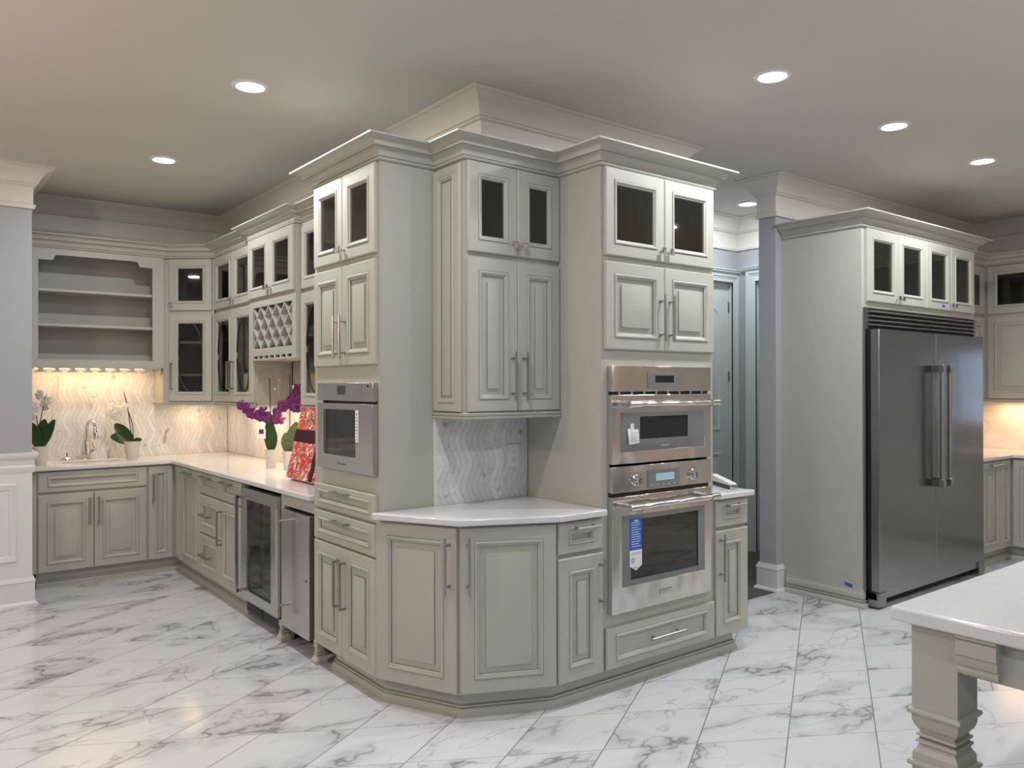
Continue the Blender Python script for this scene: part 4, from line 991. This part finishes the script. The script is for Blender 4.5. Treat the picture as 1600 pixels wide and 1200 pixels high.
FH = FX(2.148)
def glass_cab(label, y0, y1, split=True, x=2.148, loc=None):
    F = FX(x); t = thing('upper_cabinet', label, 'cabinet', (2.29, (y0+y1)/2, 1.36))
    u0, u1 = -y1, -y0; um = (u0+u1)/2
    gl = []
    for a, b in ((u0, um), (um, u1)):
        gl += [(a+0.075, b-0.075, 2.215, 2.52), (a+0.075, b-0.075, 1.46, 2.05)]
    carcass(F, u0, u1, 1.372, 2.60, 0.28, gl, t)
    for z in (1.61, 1.885): MB().fbox(F, u0+0.02, u1-0.02, z, z+0.02, -0.268, -0.03).build('shelf', 'white', t)
    MB().fbox(F, u0+0.019, u1-0.019, 2.128, 2.146, -0.268, -0.021).build('divider', 'cab', t)
    for a, b, s_ in ((u0+0.006, um, -1), (um, u1-0.006, 1)):
        door(F, a, b, ZTB, ZT, t, 'glass', 'glass_door', ('knob', um+s_*0.03, 2.205))
        door(F, a, b, ZLB, ZL, t, 'glass', 'glass_door', ('v', um+s_*0.034, 1.60, 0.22, 'square'), leading=True)
    return t
t = glass_cab('greige wall cabinet with leaded glass door pair beside the corner', 5.890, 6.820)
mold('crown', CROWN, BAR_CROWN, 4, 6, t, CROWN_M)
mold('light_rail', RAIL, BAR_RAIL, 4, 5, t)
t = glass_cab('greige wall cabinet with leaded glass doors half hidden behind the coffee tower', 4.130, 5.025)
mold('crown', CROWN, BAR_CROWN, 8, 9, t, CROWN_M)
MB().sweep(RAIL, [(2.142, 5.025), (2.142, 4.13)]).build('light_rail', 'cab', t)
FB = FX(2.102)
t = thing('wine_rack_cabinet', 'protruding greige wall cabinet with lattice wine rack and stemware rack', 'cabinet', (2.27, 5.46, 1.70))
u0, u1 = -5.885, -5.030; um = -5.4575
gl = [(u0+0.075, um-0.075, 2.215, 2.52), (um+0.075, u1-0.075, 2.215, 2.52), (u0+0.06, u1-0.06, 1.785, 2.085)]
mb = MB(); hole = lambda u, z: any(a < u < b and c < z < d for a, b, c, d in gl)
mb.grid([u0, u1]+[q for g_ in gl for q in g_[:2]], [1.75, 2.60]+[q for g_ in gl for q in g_[2:]], hole, FB, -0.02, 0)
k = 0.018
mb.fbox(FB, u0, u0+k, 1.70, 2.60, -0.325, -0.0201); mb.fbox(FB, u1-k, u1, 1.70, 2.60, -0.325, -0.0201); mb.fbox(FB, u0+k, u1-k, 1.75, 2.60, -0.325, -0.31, 1)
for z in (1.75, 2.125, 2.582): mb.fbox(FB, u0+k, u1-k, z, z+k, -0.31, -0.0201)
mb.build('body', ['cab', 'cab_in'], t)
door(FB, u0+0.004, um, ZTB, ZT, t, 'glass', 'glass_door', ('knob', um-0.03, 2.205))
door(FB, um, u1-0.004, ZTB, ZT, t, 'glass', 'glass_door', ('knob', um+0.03, 2.205))
# lattice of crossing slats with depth
mb = MB(); la, lb_, lz0, lz1 = u0+0.06, u1-0.06, 1.785, 2.085; hh = lz1-lz0; sp_ = 0.147; sl_ = 0.92
dxz = hh*0.98
k = -3
while la+k*sp_ < lb_:
    for s_ in (1, -1):
        ua = la+k*sp_; pa = (ua, lz0); pb = (ua+dxz, lz1)
        if s_ < 0: pa, pb = (ua, lz1), (ua+dxz, lz0)
        (x0_, z0_), (x1_, z1_) = pa, pb
        if x0_ < la: q = (la-x0_)/(x1_-x0_); z0_ = z0_+(z1_-z0_)*q; x0_ = la
        if x1_ > lb_: q = (lb_-x0_)/(x1_-x0_); z1_ = z0_+(z1_-z0_)*q; x1_ = lb_
        if x1_-x0_ > 0.02:
            wd = 0.005; L_ = math.hypot(x1_-x0_, z1_-z0_); nx_, nz_ = -(z1_-z0_)/L_*wd, (x1_-x0_)/L_*wd
            q4 = [(x0_-nx_, z0_-nz_), (x1_-nx_, z1_-nz_), (x1_+nx_, z1_+nz_), (x0_+nx_, z0_+nz_)]
            mb.loft([[FB(p, q, dd) for p, q in q4] for dd in ((-0.26, -0.004) if s_ > 0 else (-0.2605, -0.0045))])
    k += 1
mb.build('lattice', 'cab', t, smooth=False)
mb = MB(); nh = 7
p_ = (u1-u0-0.12)/nh
hole = lambda u, z: 1.712 < z < 1.732 and any(abs(u-(u0+0.06+p_*(k+0.5))) < p_*0.36 for k in range(nh))
mb.grid([u0, u1]+[u0+0.06+p_*(k+0.5)+s_*p_*0.36 for k in range(nh) for s_ in (-1, 1)], [1.70, 1.712, 1.732, 1.75], hole, FB, -0.02, -0.001)
mb.fbox(FB, u0+0.02, u1-0.02, 1.7005, 1.711, -0.30, -0.021)
mb.build('stemware_rack', 'cab', t, smooth=False)
mold('crown', CROWN, BAR_CROWN, 6, 8, t, CROWN_M)
tag(MB().box(2.434, 2.442, 5.04, 5.875, 1.3725, 1.7).build('back_panel', 'cab'), 'flat greige wall panel under the wine rack above the backsplash', 'panel')

# ================================================================ FRIDGE BLOCK
FF = FY(2.824)
t = thing('fridge_cabinet', 'large greige refrigerator surround cabinet with four glass doors on top', 'cabinet', (6.07, 3.1, 0))
xs = [5.251, 5.672, 6.098, 6.508, 6.918]
gl = [(a+0.075, b-0.075, 2.16, 2.51) for a, b in zip(xs[:-1], xs[1:])]
mb = MB(); hole = lambda u, z: any(a < u < b and c < z < d for a, b, c, d in gl)
mb.grid([5.196, 6.955]+[q for g_ in gl for q in g_[:2]], [2.045, 2.60]+[q for g_ in gl for q in g_[2:]], hole, FF, -0.02, 0)
mb.box(5.196, 5.225, 2.824, 3.432, 0.002, 2.0449); mb.box(5.196, 5.225, 2.844, 3.432, 2.0449, 2.60)
mb.box(6.926, 6.955, 2.824, 3.432, 0.002, 2.0449); mb.box(6.926, 6.955, 2.844, 3.432, 2.0449, 2.60)
mb.box(5.225, 6.926, 3.42, 3.432, 2.05, 2.60, 1)
for z in (2.0455, 2.582): mb.box(5.225, 6.926, 2.844, 3.42, z, z+0.018)
mb.build('body', ['cab', 'cab_in'], t)
for i, (a, b) in enumerate(zip(xs[:-1], xs[1:])):
    ku = b-0.028 if i % 2 == 0 else a+0.028
    door(FF, a, b, 2.084, ZT, t, 'glass', 'glass_door', ('knob', ku, 2.125))
FB_ = [(0, 0), (0.030, 0), (0.030, 0.014), (0.022, 0.028), (0.014, 0.036), (0.014, 0.041), (0.019, 0.044), (0.019, 0.052), (0.013, 0.055), (0.013, 0.060), (0.016, 0.064), (0.016, 0.084), (0.010, 0.100), (0.004, 0.108), (0.004, 0.118), (0, 0.120)]
FM_ = [0]*len(FB_); FM_[4] = 1; FM_[7] = 1; FM_[8] = 1
MB().sweep(FB_, [(5.196, 3.40), (5.196, 2.824), (5.226, 2.824)], FM_).build('base_molding', ['cab', 'glaze'], t)
MB().sweep(CROWN, [(5.196, 3.431), (5.196, 2.824), (6.955, 2.824), (6.955, 2.99)], CROWN_M).build('crown', ['cab', 'glaze'], t)
fr = thing('refrigerator', 'large stainless side-by-side refrigerator with two long bar handles', 'refrigerator', (6.05, 3.05, 0))
MB().box(5.235, 6.915, 2.85, 3.40, 0.03, 2.03).build('cabinet_box', 'darkgrey', fr)
FR = FY(2.775)
for (a, b) in ((5.222, 6.037), (6.043, 6.850)):
    MB().fbox(FR, a, b, 0.118, 1.889, 0, 0.060).build('door', 'steel_d', fr, bevel=0.003)
MB().box(5.240, 6.90, 2.7751, 2.849, 0.13, 1.895).build('door_gasket', 'black', fr)
FG = FY(2.806)
mb = MB(); mb.grid([5.212, 5.250, 6.900, 6.930], [0.04, 1.905, 2.034, 2.040], lambda u, z: 5.250 < u < 6.900 and z < 2.034, FG, -0.02, 0)
mb.build('trim_frame', 'steel_d', fr, smooth=False)
MB().box(5.251, 6.899, 2.815, 2.849, 1.90, 2.032).build('grille_back', 'black', fr)
for k in range(4):
    z = 1.915+k*0.030
    MB().loft([[(x, 2.812, z), (x, 2.780, z+0.004), (x, 2.782, z+0.012), (x, 2.812, z+0.024)] for x in (5.252, 6.898)]).build('grille_louvre', 'steel', fr)
MB().box(5.222, 6.85, 2.735, 2.80, 0.062, 0.112).build('kick_plate', 'steel_d', fr, bevel=0.002)
for x in (5.222, 6.78): MB().box(x, x+0.10 if x < 6 else x+0.11, 2.722, 2.80, 0.018, 0.1125).build('leg_cover', 'steel_d', fr, bevel=0.002)
MB().box(5.30, 6.80, 2.80, 3.35, 0.0, 0.029).build('roller_base', 'black', fr)
for x in (5.985, 6.100):
    d1 = 2.645
    mb = MB(); mb.tube([(x, d1, 0.79), (x, d1, 1.66)], 0.0165, 18)
    h = mb.build('handle', 'nickel', fr)
    for z in (0.80, 1.63):
        MB().box(x-0.020, x+0.020, d1-0.020, d1+0.020, z-0.030, z+0.030).build('handle_block', 'nickel', h, bevel=0.003)
        MB().box(x-0.014, x+0.014, d1+0.020, 2.7149, z-0.024, z+0.024).build('handle_mount', 'darkgrey', h)
def tape(label, pts, nrm):
    nrm = Vector(nrm); a = [Vector(p) for p in pts]
    tag(MB().loft([a, [p+nrm*0.0012 for p in a]]).build('masking_tape', 'tape', smooth=False), label, 'tape', 'pieces of blue tape')
tape('scrap of blue masking tape low on the side of the refrigerator cabinet', [(5.1955, 2.955, 0.157), (5.1955, 2.895, 0.146), (5.1955, 2.892, 0.122), (5.1955, 2.945, 0.132)], (-1, 0, 0))
tape('tiny blue tape dot on a glass door frame above the refrigerator', [(6.345, 2.8035, 2.128), (6.375, 2.8035, 2.124), (6.400, 2.8035, 2.118), (6.378, 2.8035, 2.107), (6.348, 2.8035, 2.110)], (0, -1, 0))

# ================================================================ RIGHT CORNER CABINETS
FQ = FY(3.12)
t = thing('upper_cabinet', 'greige wall cabinet tucked behind the right side of the refrigerator', 'cabinet', (7.4, 3.27, 1.36))
gl = [(7.04, 7.36, 2.215, 2.52), (7.50, 7.78, 2.215, 2.52)]
carcass(FQ, 6.957, 7.887, ZTB-0.012, 2.60, 0.30, gl, t)
MB().fbox(FQ, 6.957, 7.887, 1.372, ZTB-0.0125, -0.30, 0).build('lower_body', 'cab', t)
for a, b, s_ in ((6.97, 7.41, -1), (7.41, 7.86, 1)):
    door(FQ, a, b, ZTB, ZT, t, 'glass', 'glass_door', ('knob', 7.41+s_*0.03, 2.205))
    door(FQ, a, b, ZLB, ZL, t, 'raised', 'door', ('v', 7.41+s_*0.034, 1.56, 0.22))
mold('crown', CROWN, RIGHT_CROWN, 0, 1, t, CROWN_M)
mold('light_rail', RAIL, RIGHT_RAIL, 0, 1, t)
FR2 = FX(7.89)
t = thing('upper_cabinet', 'greige wall cabinet with wide glass door on the right wall', 'cabinet', (8.06, 2.75, 1.36))
gl = [(-3.02, -2.45, 2.215, 2.52)]
carcass(FR2, -3.119, -2.36, ZTB-0.012, 2.60, 0.33, gl, t)
MB().fbox(FR2, -3.119, -2.36, 1.372, ZTB-0.0125, -0.33, 0).build('lower_body', 'cab', t)
door(FR2, -3.085, -2.37, ZTB, ZT, t, 'glass', 'glass_door')
door(FR2, -3.085, -2.37, ZLB, ZL, t, 'raised', 'door', ('v', -2.41, 1.56, 0.22))
mold('crown', CROWN, RIGHT_CROWN, 1, 2, t, CROWN_M)
mold('light_rail', RAIL, RIGHT_RAIL, 1, 2, t)
FP = FY(2.82)
t = thing('base_cabinet', 'greige base cabinet beside the right edge of the refrigerator', 'cabinet', (7.3, 3.1, 0))
MB().fbox(FP, 6.957, 7.639, 0.118, 0.882, -0.60, 0).build('body', 'cab', t)
door(FP, 7.03, 7.405, ZB, ZK, t, 'raised', 'door', ('h', 7.27, 0.84, 0.22))
door(FP, 7.415, 7.618, ZB, ZK, t, 'raised', 'door', stile=0.045)
mold('base_molding', BASE, RIGHT_BASE, 0, 1, t, BASE_M)
t = thing('base_cabinet', 'greige base cabinet row against the right wall', 'cabinet', (7.93, 2.0, 0))
FP2 = FX(7.64)
mold('base_molding', BASE, RIGHT_BASE, 1, 2, t, BASE_M)
MB().fbox(FP2, -3.40, -0.9, 0.118, 0.882, -0.58, 0).build('body', 'cab', t)
for k, (a, b) in enumerate(((-2.79, -2.40), (-2.39, -1.95), (-1.94, -1.5), (-1.49, -1.0))):
    door(FP2, a, b, ZB, ZK, t, 'raised', 'door', ('v', b-0.035 if k % 2 == 0 else a+0.035, 0.72, 0.2) if k else None)
mb = MB().grid([6.958, 7.597, 8.224], [0.9, 2.775, 3.424], lambda x, y: x < 7.597 and y < 2.775, CT, 0.883, ZTOP)
tag(mb.build('countertop', 'quartz', bevel=0.006, seg=3), 'white countertop along the right corner behind the refrigerator', 'countertop')

# ================================================================ ISLAND
t = thing('kitchen_island', 'white-topped island with greige square turned legs in the right foreground', 'island', (3.5, 0.0, 0))
MB().box(2.138, 5.0, -1.6, 1.084, 0.874, ZTOP).build('countertop', 'quartz', t, bevel=0.008, seg=3)
LW = 0.117
def island_leg(x0, y1, parent):
    cx, cy = x0+LW/2, y1-LW/2; h = LW/2
    pr_ = [(h, 0.8739), (h, 0.646), (h+0.008, 0.644), (h+0.010, 0.638), (h+0.008, 0.632), (h+0.001, 0.630), (h, 0.612), (h-0.005, 0.598), (h-0.014, 0.586), (h-0.015, 0.580), (h-0.008, 0.578), (h-0.007, 0.572), (h-0.014, 0.569),
           (h-0.014, 0.563), (h-0.007, 0.561), (h-0.006, 0.554), (h-0.013, 0.551), (h-0.009, 0.540), (h-0.001, 0.528), (h-0.001, 0.508), (h+0.008, 0.506), (h+0.010, 0.500), (h+0.008, 0.494), (h, 0.491),
           (h-0.004, 0.30), (h-0.006, 0.12), (h, 0.11), (h+0.012, 0.10), (h+0.012, 0.012), (h+0.008, 0)]
    mi = [0]*len(pr_); mi[11] = 1; mi[12] = 1; mi[15] = 0
    return MB().loft([[(cx-r, cy-r, z), (cx+r, cy-r, z), (cx+r, cy+r, z), (cx-r, cy+r, z)] for r, z in pr_], True, True, mi).build('leg', ['cab', 'glaze'], parent, smooth=False)
X0I, Y1I = 2.168, 1.040
island_leg(X0I, Y1I, t); island_leg(X0I, -1.44, t)
MB().box(X0I+0.012, X0I+0.042, -1.44, Y1I-LW-0.0005, 0.765, 0.8735).build('apron', 'cab', t)
MB().box(X0I+LW+0.001, 4.9, Y1I-0.045, Y1I-0.015, 0.79, 0.8735).build('apron', 'cab', t, smooth=False)
MB().box(3.0, 4.9, -1.5, 0.95, 0.0, 0.8735).build('base_cabinet', 'cab', t)
# stepped corbel beside the leg
yc0, yc1 = Y1I-LW-0.100, Y1I-LW-0.004
PRF = [(0.012, 0.772), (0.020, 0.775), (0.024, 0.785), (0.020, 0.795), (0.026, 0.798), (0.030, 0.810), (0.030, 0.822), (0.036, 0.826), (0.036, 0.860), (0.030, 0.864), (0.036, 0.867), (0.036, 0.8735), (0.0, 0.8735), (0.0, 0.772)]
MB().loft([[(X0I+0.012-a, y, z) for a, z in PRF] for y in (yc0, yc1)]).build('corbel', 'cab', t, smooth=False)

# ================================================================ ORCHIDS
def leaf(mb, base, az, length, width, lean, droop, mi=0):
    """broad leaf that fans out sideways and shows its face towards the room"""
    b = Vector(base); d_ = Vector((math.cos(az), math.sin(az), 0)); face = Vector((-0.60, -0.78, 0.18)).normalized(); L1 = []
    n = 11; P_ = [b+d_*(length*lean*(i/(n-1)))+Vector((0, 0, length*(1-lean*0.4)*(i/(n-1))-droop*(i/(n-1))**2)) for i in range(n)]
    for i, p in enumerate(P_):
        t_ = i/(n-1); tg_ = (P_[min(i+1, n-1)]-P_[max(i-1, 0)]).normalized(); s_ = tg_.cross(face).normalized(); f_ = s_.cross(tg_).normalized()
        w_ = width*math.sin(PI*min(0.985, 0.10+0.88*t_))**0.65; cup = 0.22*w_
        if f_.dot(face) < 0: f_ = -f_
        L1.append([p-s_*w_+f_*cup, p, p+s_*w_+f_*cup, p+s_*w_+f_*(cup-0.003), p-f_*0.003, p-s_*w_+f_*(cup-0.003)])
    mb.loft(L1)
def blossom(c, nrm, r, parent, mat):
    r *= 1.22
    n = Vector(nrm).normalized(); a = n.orthogonal().normalized(); b = n.cross(a); mb = MB(); c = Vector(c); rot = random.uniform(-0.3, 0.3)
    for k in range(5):
        q = rot+k*2*PI/5; d_ = a*math.cos(q)+b*math.sin(q); s_ = n.cross(d_)
        wide = 0.50 if k in (0, 1, 4) else 0.30
        ring = []
        for t_, w_, f in ((0.05, 0.08, 0), (0.35, 0.75, 0.10), (0.7, 1.0, 0.05), (0.95, 0.45, -0.12), (1.02, 0.05, -0.16)):
            p = c+d_*r*t_+n*r*f
            ring.append([p-s_*r*wide*w_, p+n*0.002, p+s_*r*wide*w_, p-n*0.001])
        mb.loft(ring)
    mb.lathe(c+n*r*0.05, [(r*0.12, 0), (r*0.18, r*0.12), (r*0.05, r*0.25)], 7, axis=(a, b, n))
    return mb.build('blossom', mat, parent)
def orchid(name, label, x, y, pot_r, pot_h, leaves, spikes, petal, potmat='ceramic', leafmat='leaf', sleeve=None, group=None):
    t = thing(name, label, 'potted orchid', (x, y, ZTOP), group)
    MB().lathe((x, y, ZTOP), [(pot_r*0.72, 0), (pot_r*0.76, 0.004), (pot_r, pot_h), (pot_r*0.93, pot_h), (pot_r*0.90, pot_h*0.88)], 28).build('pot', potmat, t)
    for (az, ln, wd, lean, dr) in leaves:
        mb = MB(); leaf(mb, (x, y, ZTOP+pot_h*0.9), az, ln, wd, lean, dr); mb.build('leaf', leafmat, t)
    for pts, bl in spikes:
        P_ = [(x+a, y+b, ZTOP+c_) for a, b, c_ in pts]
        MB().tube(P_, 0.0035, 6).build('flower_stem', 'stem', t)
        for (a, b, c_, r) in bl: blossom((x+a, y+b, ZTOP+c_), (-0.6+random.uniform(-.3, .3), -0.7+random.uniform(-.3, .3), random.uniform(-.2, .2)), r, t, petal)
    if sleeve:
        r0, r1, z0, z1 = sleeve; n = 26; lo = []
        for i in range(6):
            q = i/5; rr = r0+(r1-r0)*q
            lo.append([(x+rr*(1+0.10*math.sin(k*5+i))*math.cos(2*PI*k/n), y+rr*(1+0.12*math.cos(k*7+i*2))*math.sin(2*PI*k/n), ZTOP+z0+(z1-z0)*q+(0.02*math.sin(k*3) if i == 5 else 0)) for k in range(n)])
        MB().loft(lo, False, False).build('cellophane_sleeve', 'cello', t)
    return t
az = math.radians
orchid('orchid', 'white orchid with one broad leaf in a tapered pot right of the faucet', 1.575, 7.17, 0.063, 0.145,
       [(az(145), 0.235, 0.052, 0.60, 0.02), (az(150), 0.18, 0.045, 0.95, 0.06), (az(-40), 0.09, 0.022, 0.9, 0.03)],
       [([(0, 0, 0.12), (-0.02, 0.0, 0.30), (-0.035, 0.0, 0.42), (-0.05, 0, 0.50)], [(-0.10, 0, 0.40, 0.036), (-0.13, 0.01, 0.36, 0.036), (-0.17, 0, 0.39, 0.034), (-0.06, 0.01, 0.43, 0.034), (-0.15, 0.02, 0.43, 0.03)]),
        ([(0.01, 0, 0.12), (0.005, 0.01, 0.28), (-0.03, 0.01, 0.40), (-0.06, 0.01, 0.55)], [])], 'petal_w', 'ceramic')
orchid('orchid', 'white orchid at the left end of the counter, partly hidden by the wall', 0.895, 7.02, 0.055, 0.145,
       [(az(-40), 0.26, 0.040, 0.42, 0.0), (az(-20), 0.23, 0.055, 0.118, 0.0), (az(150), 0.22, 0.05, 0.3, 0.0)],
       [([(0, 0, 0.12), (-0.01, 0, 0.30), (0.02, 0, 0.46), (0.03, 0, 0.52)], [(0.02, 0, 0.46, 0.042), (-0.04, 0.01, 0.44, 0.042), (0.04, 0.01, 0.50, 0.038), (-0.01, 0, 0.54, 0.036), (-0.05, 0, 0.38, 0.03)]),
        ([(0.0, 0.01, 0.12), (-0.03, 0.01, 0.42)], [])], 'petal_w', 'ceramic', sleeve=(0.07, 0.14, 0.30, 0.68))
orchid('orchid', 'purple orchid with plastic tag in a white pot, in front by the counter edge', 2.20, 5.72, 0.046, 0.135,
       [(az(120), 0.25, 0.045, 0.05, 0.0), (az(-40), 0.17, 0.035, 0.15, 0.0)],
       [([(0, 0, 0.12), (0.0, 0.0, 0.30), (-0.01, -0.01, 0.45), (-0.02, -0.02, 0.66)], [(-0.16, 0.16, 0.46, 0.034), (-0.13, 0.13, 0.43, 0.036), (-0.10, 0.118, 0.40, 0.038), (-0.06, 0.07, 0.385, 0.040), (-0.02, 0.03, 0.37, 0.040), (0.02, -0.01, 0.36, 0.038), (0.05, -0.04, 0.36, 0.036), (-0.04, 0.04, 0.41, 0.036), (0.03, -0.04, 0.41, 0.034)])],
       'petal_p', 'ceramic', sleeve=(0.05, 0.105, 0.34, 0.74))
tg = bpy.data.objects['orchid.002']
fo = frame((2.105, 5.742), (1, -0.75))
pt = MB().fbox(fo, 0.0, 0.060, 1.130, 1.205, 0, 0.002).build('plant_tag', 'paper', tg)
MB().fbox(fo, 0.012, 0.046, 1.165, 1.198, 0.0021, 0.0025).build('tag_picture', 'petal_p', pt)
orchid('orchid', 'purple orchid with striped leaf, right one beside the wrapped present', 2.245, 5.50, 0.046, 0.135,
       [(az(-60), 0.25, 0.05, 0.28, 0.0), (az(100), 0.16, 0.04, 0.3, 0.0), (az(-20), 0.2, 0.04, 0.4, 0.0)],
       [([(0, 0, 0.12), (0.0, -0.02, 0.35), (0.0, -0.02, 0.52), (0.0, -0.02, 0.68)], [(-0.03, 0.03, 0.46, 0.040), (0.0, 0.0, 0.48, 0.040), (0.02, -0.05, 0.46, 0.040), (0.0, -0.09, 0.48, 0.038), (0.0, -0.13, 0.52, 0.038), (0.0, -0.17, 0.58, 0.034)]),
        ([(0.0, -0.02, 0.12), (0.02, -0.16, 0.30), (0.0, -0.24, 0.44), (0.0, -0.20, 0.55)], [(0.0, -0.20, 0.50, 0.036), (0.0, -0.14, 0.45, 0.034)])],
       'petal_p', 'ceramic', 'leaf2', sleeve=(0.05, 0.105, 0.34, 0.76))

# ================================================================ WRAPPED PRESENT
t = thing('wrapped_present', 'red festive wrapped present with dark ribbon leaning on the bar counter', 'present', (2.0, 4.6, ZTOP))
lean = math.atan2(0.110, 0.453); Lh = 0.462
def PG(y, h, d_):    # h along the face, d_ outward (towards -X)
    return (1.982+math.sin(lean)*h-math.cos(lean)*d_+0.018, y, ZTOP+math.cos(lean)*h+math.sin(lean)*d_+0.0142)
pg = lambda y0, y1, h0, h1, d0, d1: MB().add([PG(y, h, d_) for h in (h0, h1) for d_ in (d0, d1) for y in (y0, y1)], [(0, 2, 3, 1), (4, 5, 7, 6), (0, 1, 5, 4), (2, 6, 7, 3), (0, 4, 6, 2), (1, 3, 7, 5)])
pg(4.20, 4.953, 0, Lh, 0.0, -0.055).build('box', 'gift', t, bevel=0.003)
pg(4.197, 4.956, 0.235, 0.315, 0.002, -0.057).build('ribbon', 'ribbon', t)
pg(4.555, 4.605, 0.001, Lh+0.002, 0.0035, -0.0565).build('ribbon', 'ribbon', t)

# ================================================================ ADDED PENDANTS BEHIND THE CAMERA, PUT IN FOR WARM REFLECTIONS
for k, (x, y) in enumerate(((6.3, -1.3), (7.1, -2.3), (5.0, -0.9))):
    p = thing('added_pendant_light', ('added unseen warm pendant lamp, middle one of the row behind the camera', 'added unseen warm pendant lamp nearest the right wall window', 'added unseen warm pendant lamp nearest the white island')[k], 'pendant light', (x, y, 1.8), 'added pendant lamps')
    MB().tube([(x, y, 2.12), (x, y, CEIL)], 0.006, 8).build('cord', 'black', p)
    MB().lathe((x, y, 2.08), [(0.02, 0.05), (0.05, 0.04), (0.055, 0.0)], 18).build('cap', 'nickel', p)
    MB().lathe((x, y, 1.80), [(0.16, 0), (0.14, 0.12), (0.06, 0.28), (0.155, 0.0)], 26, caps=False).build('shade', 'added_pend', p)
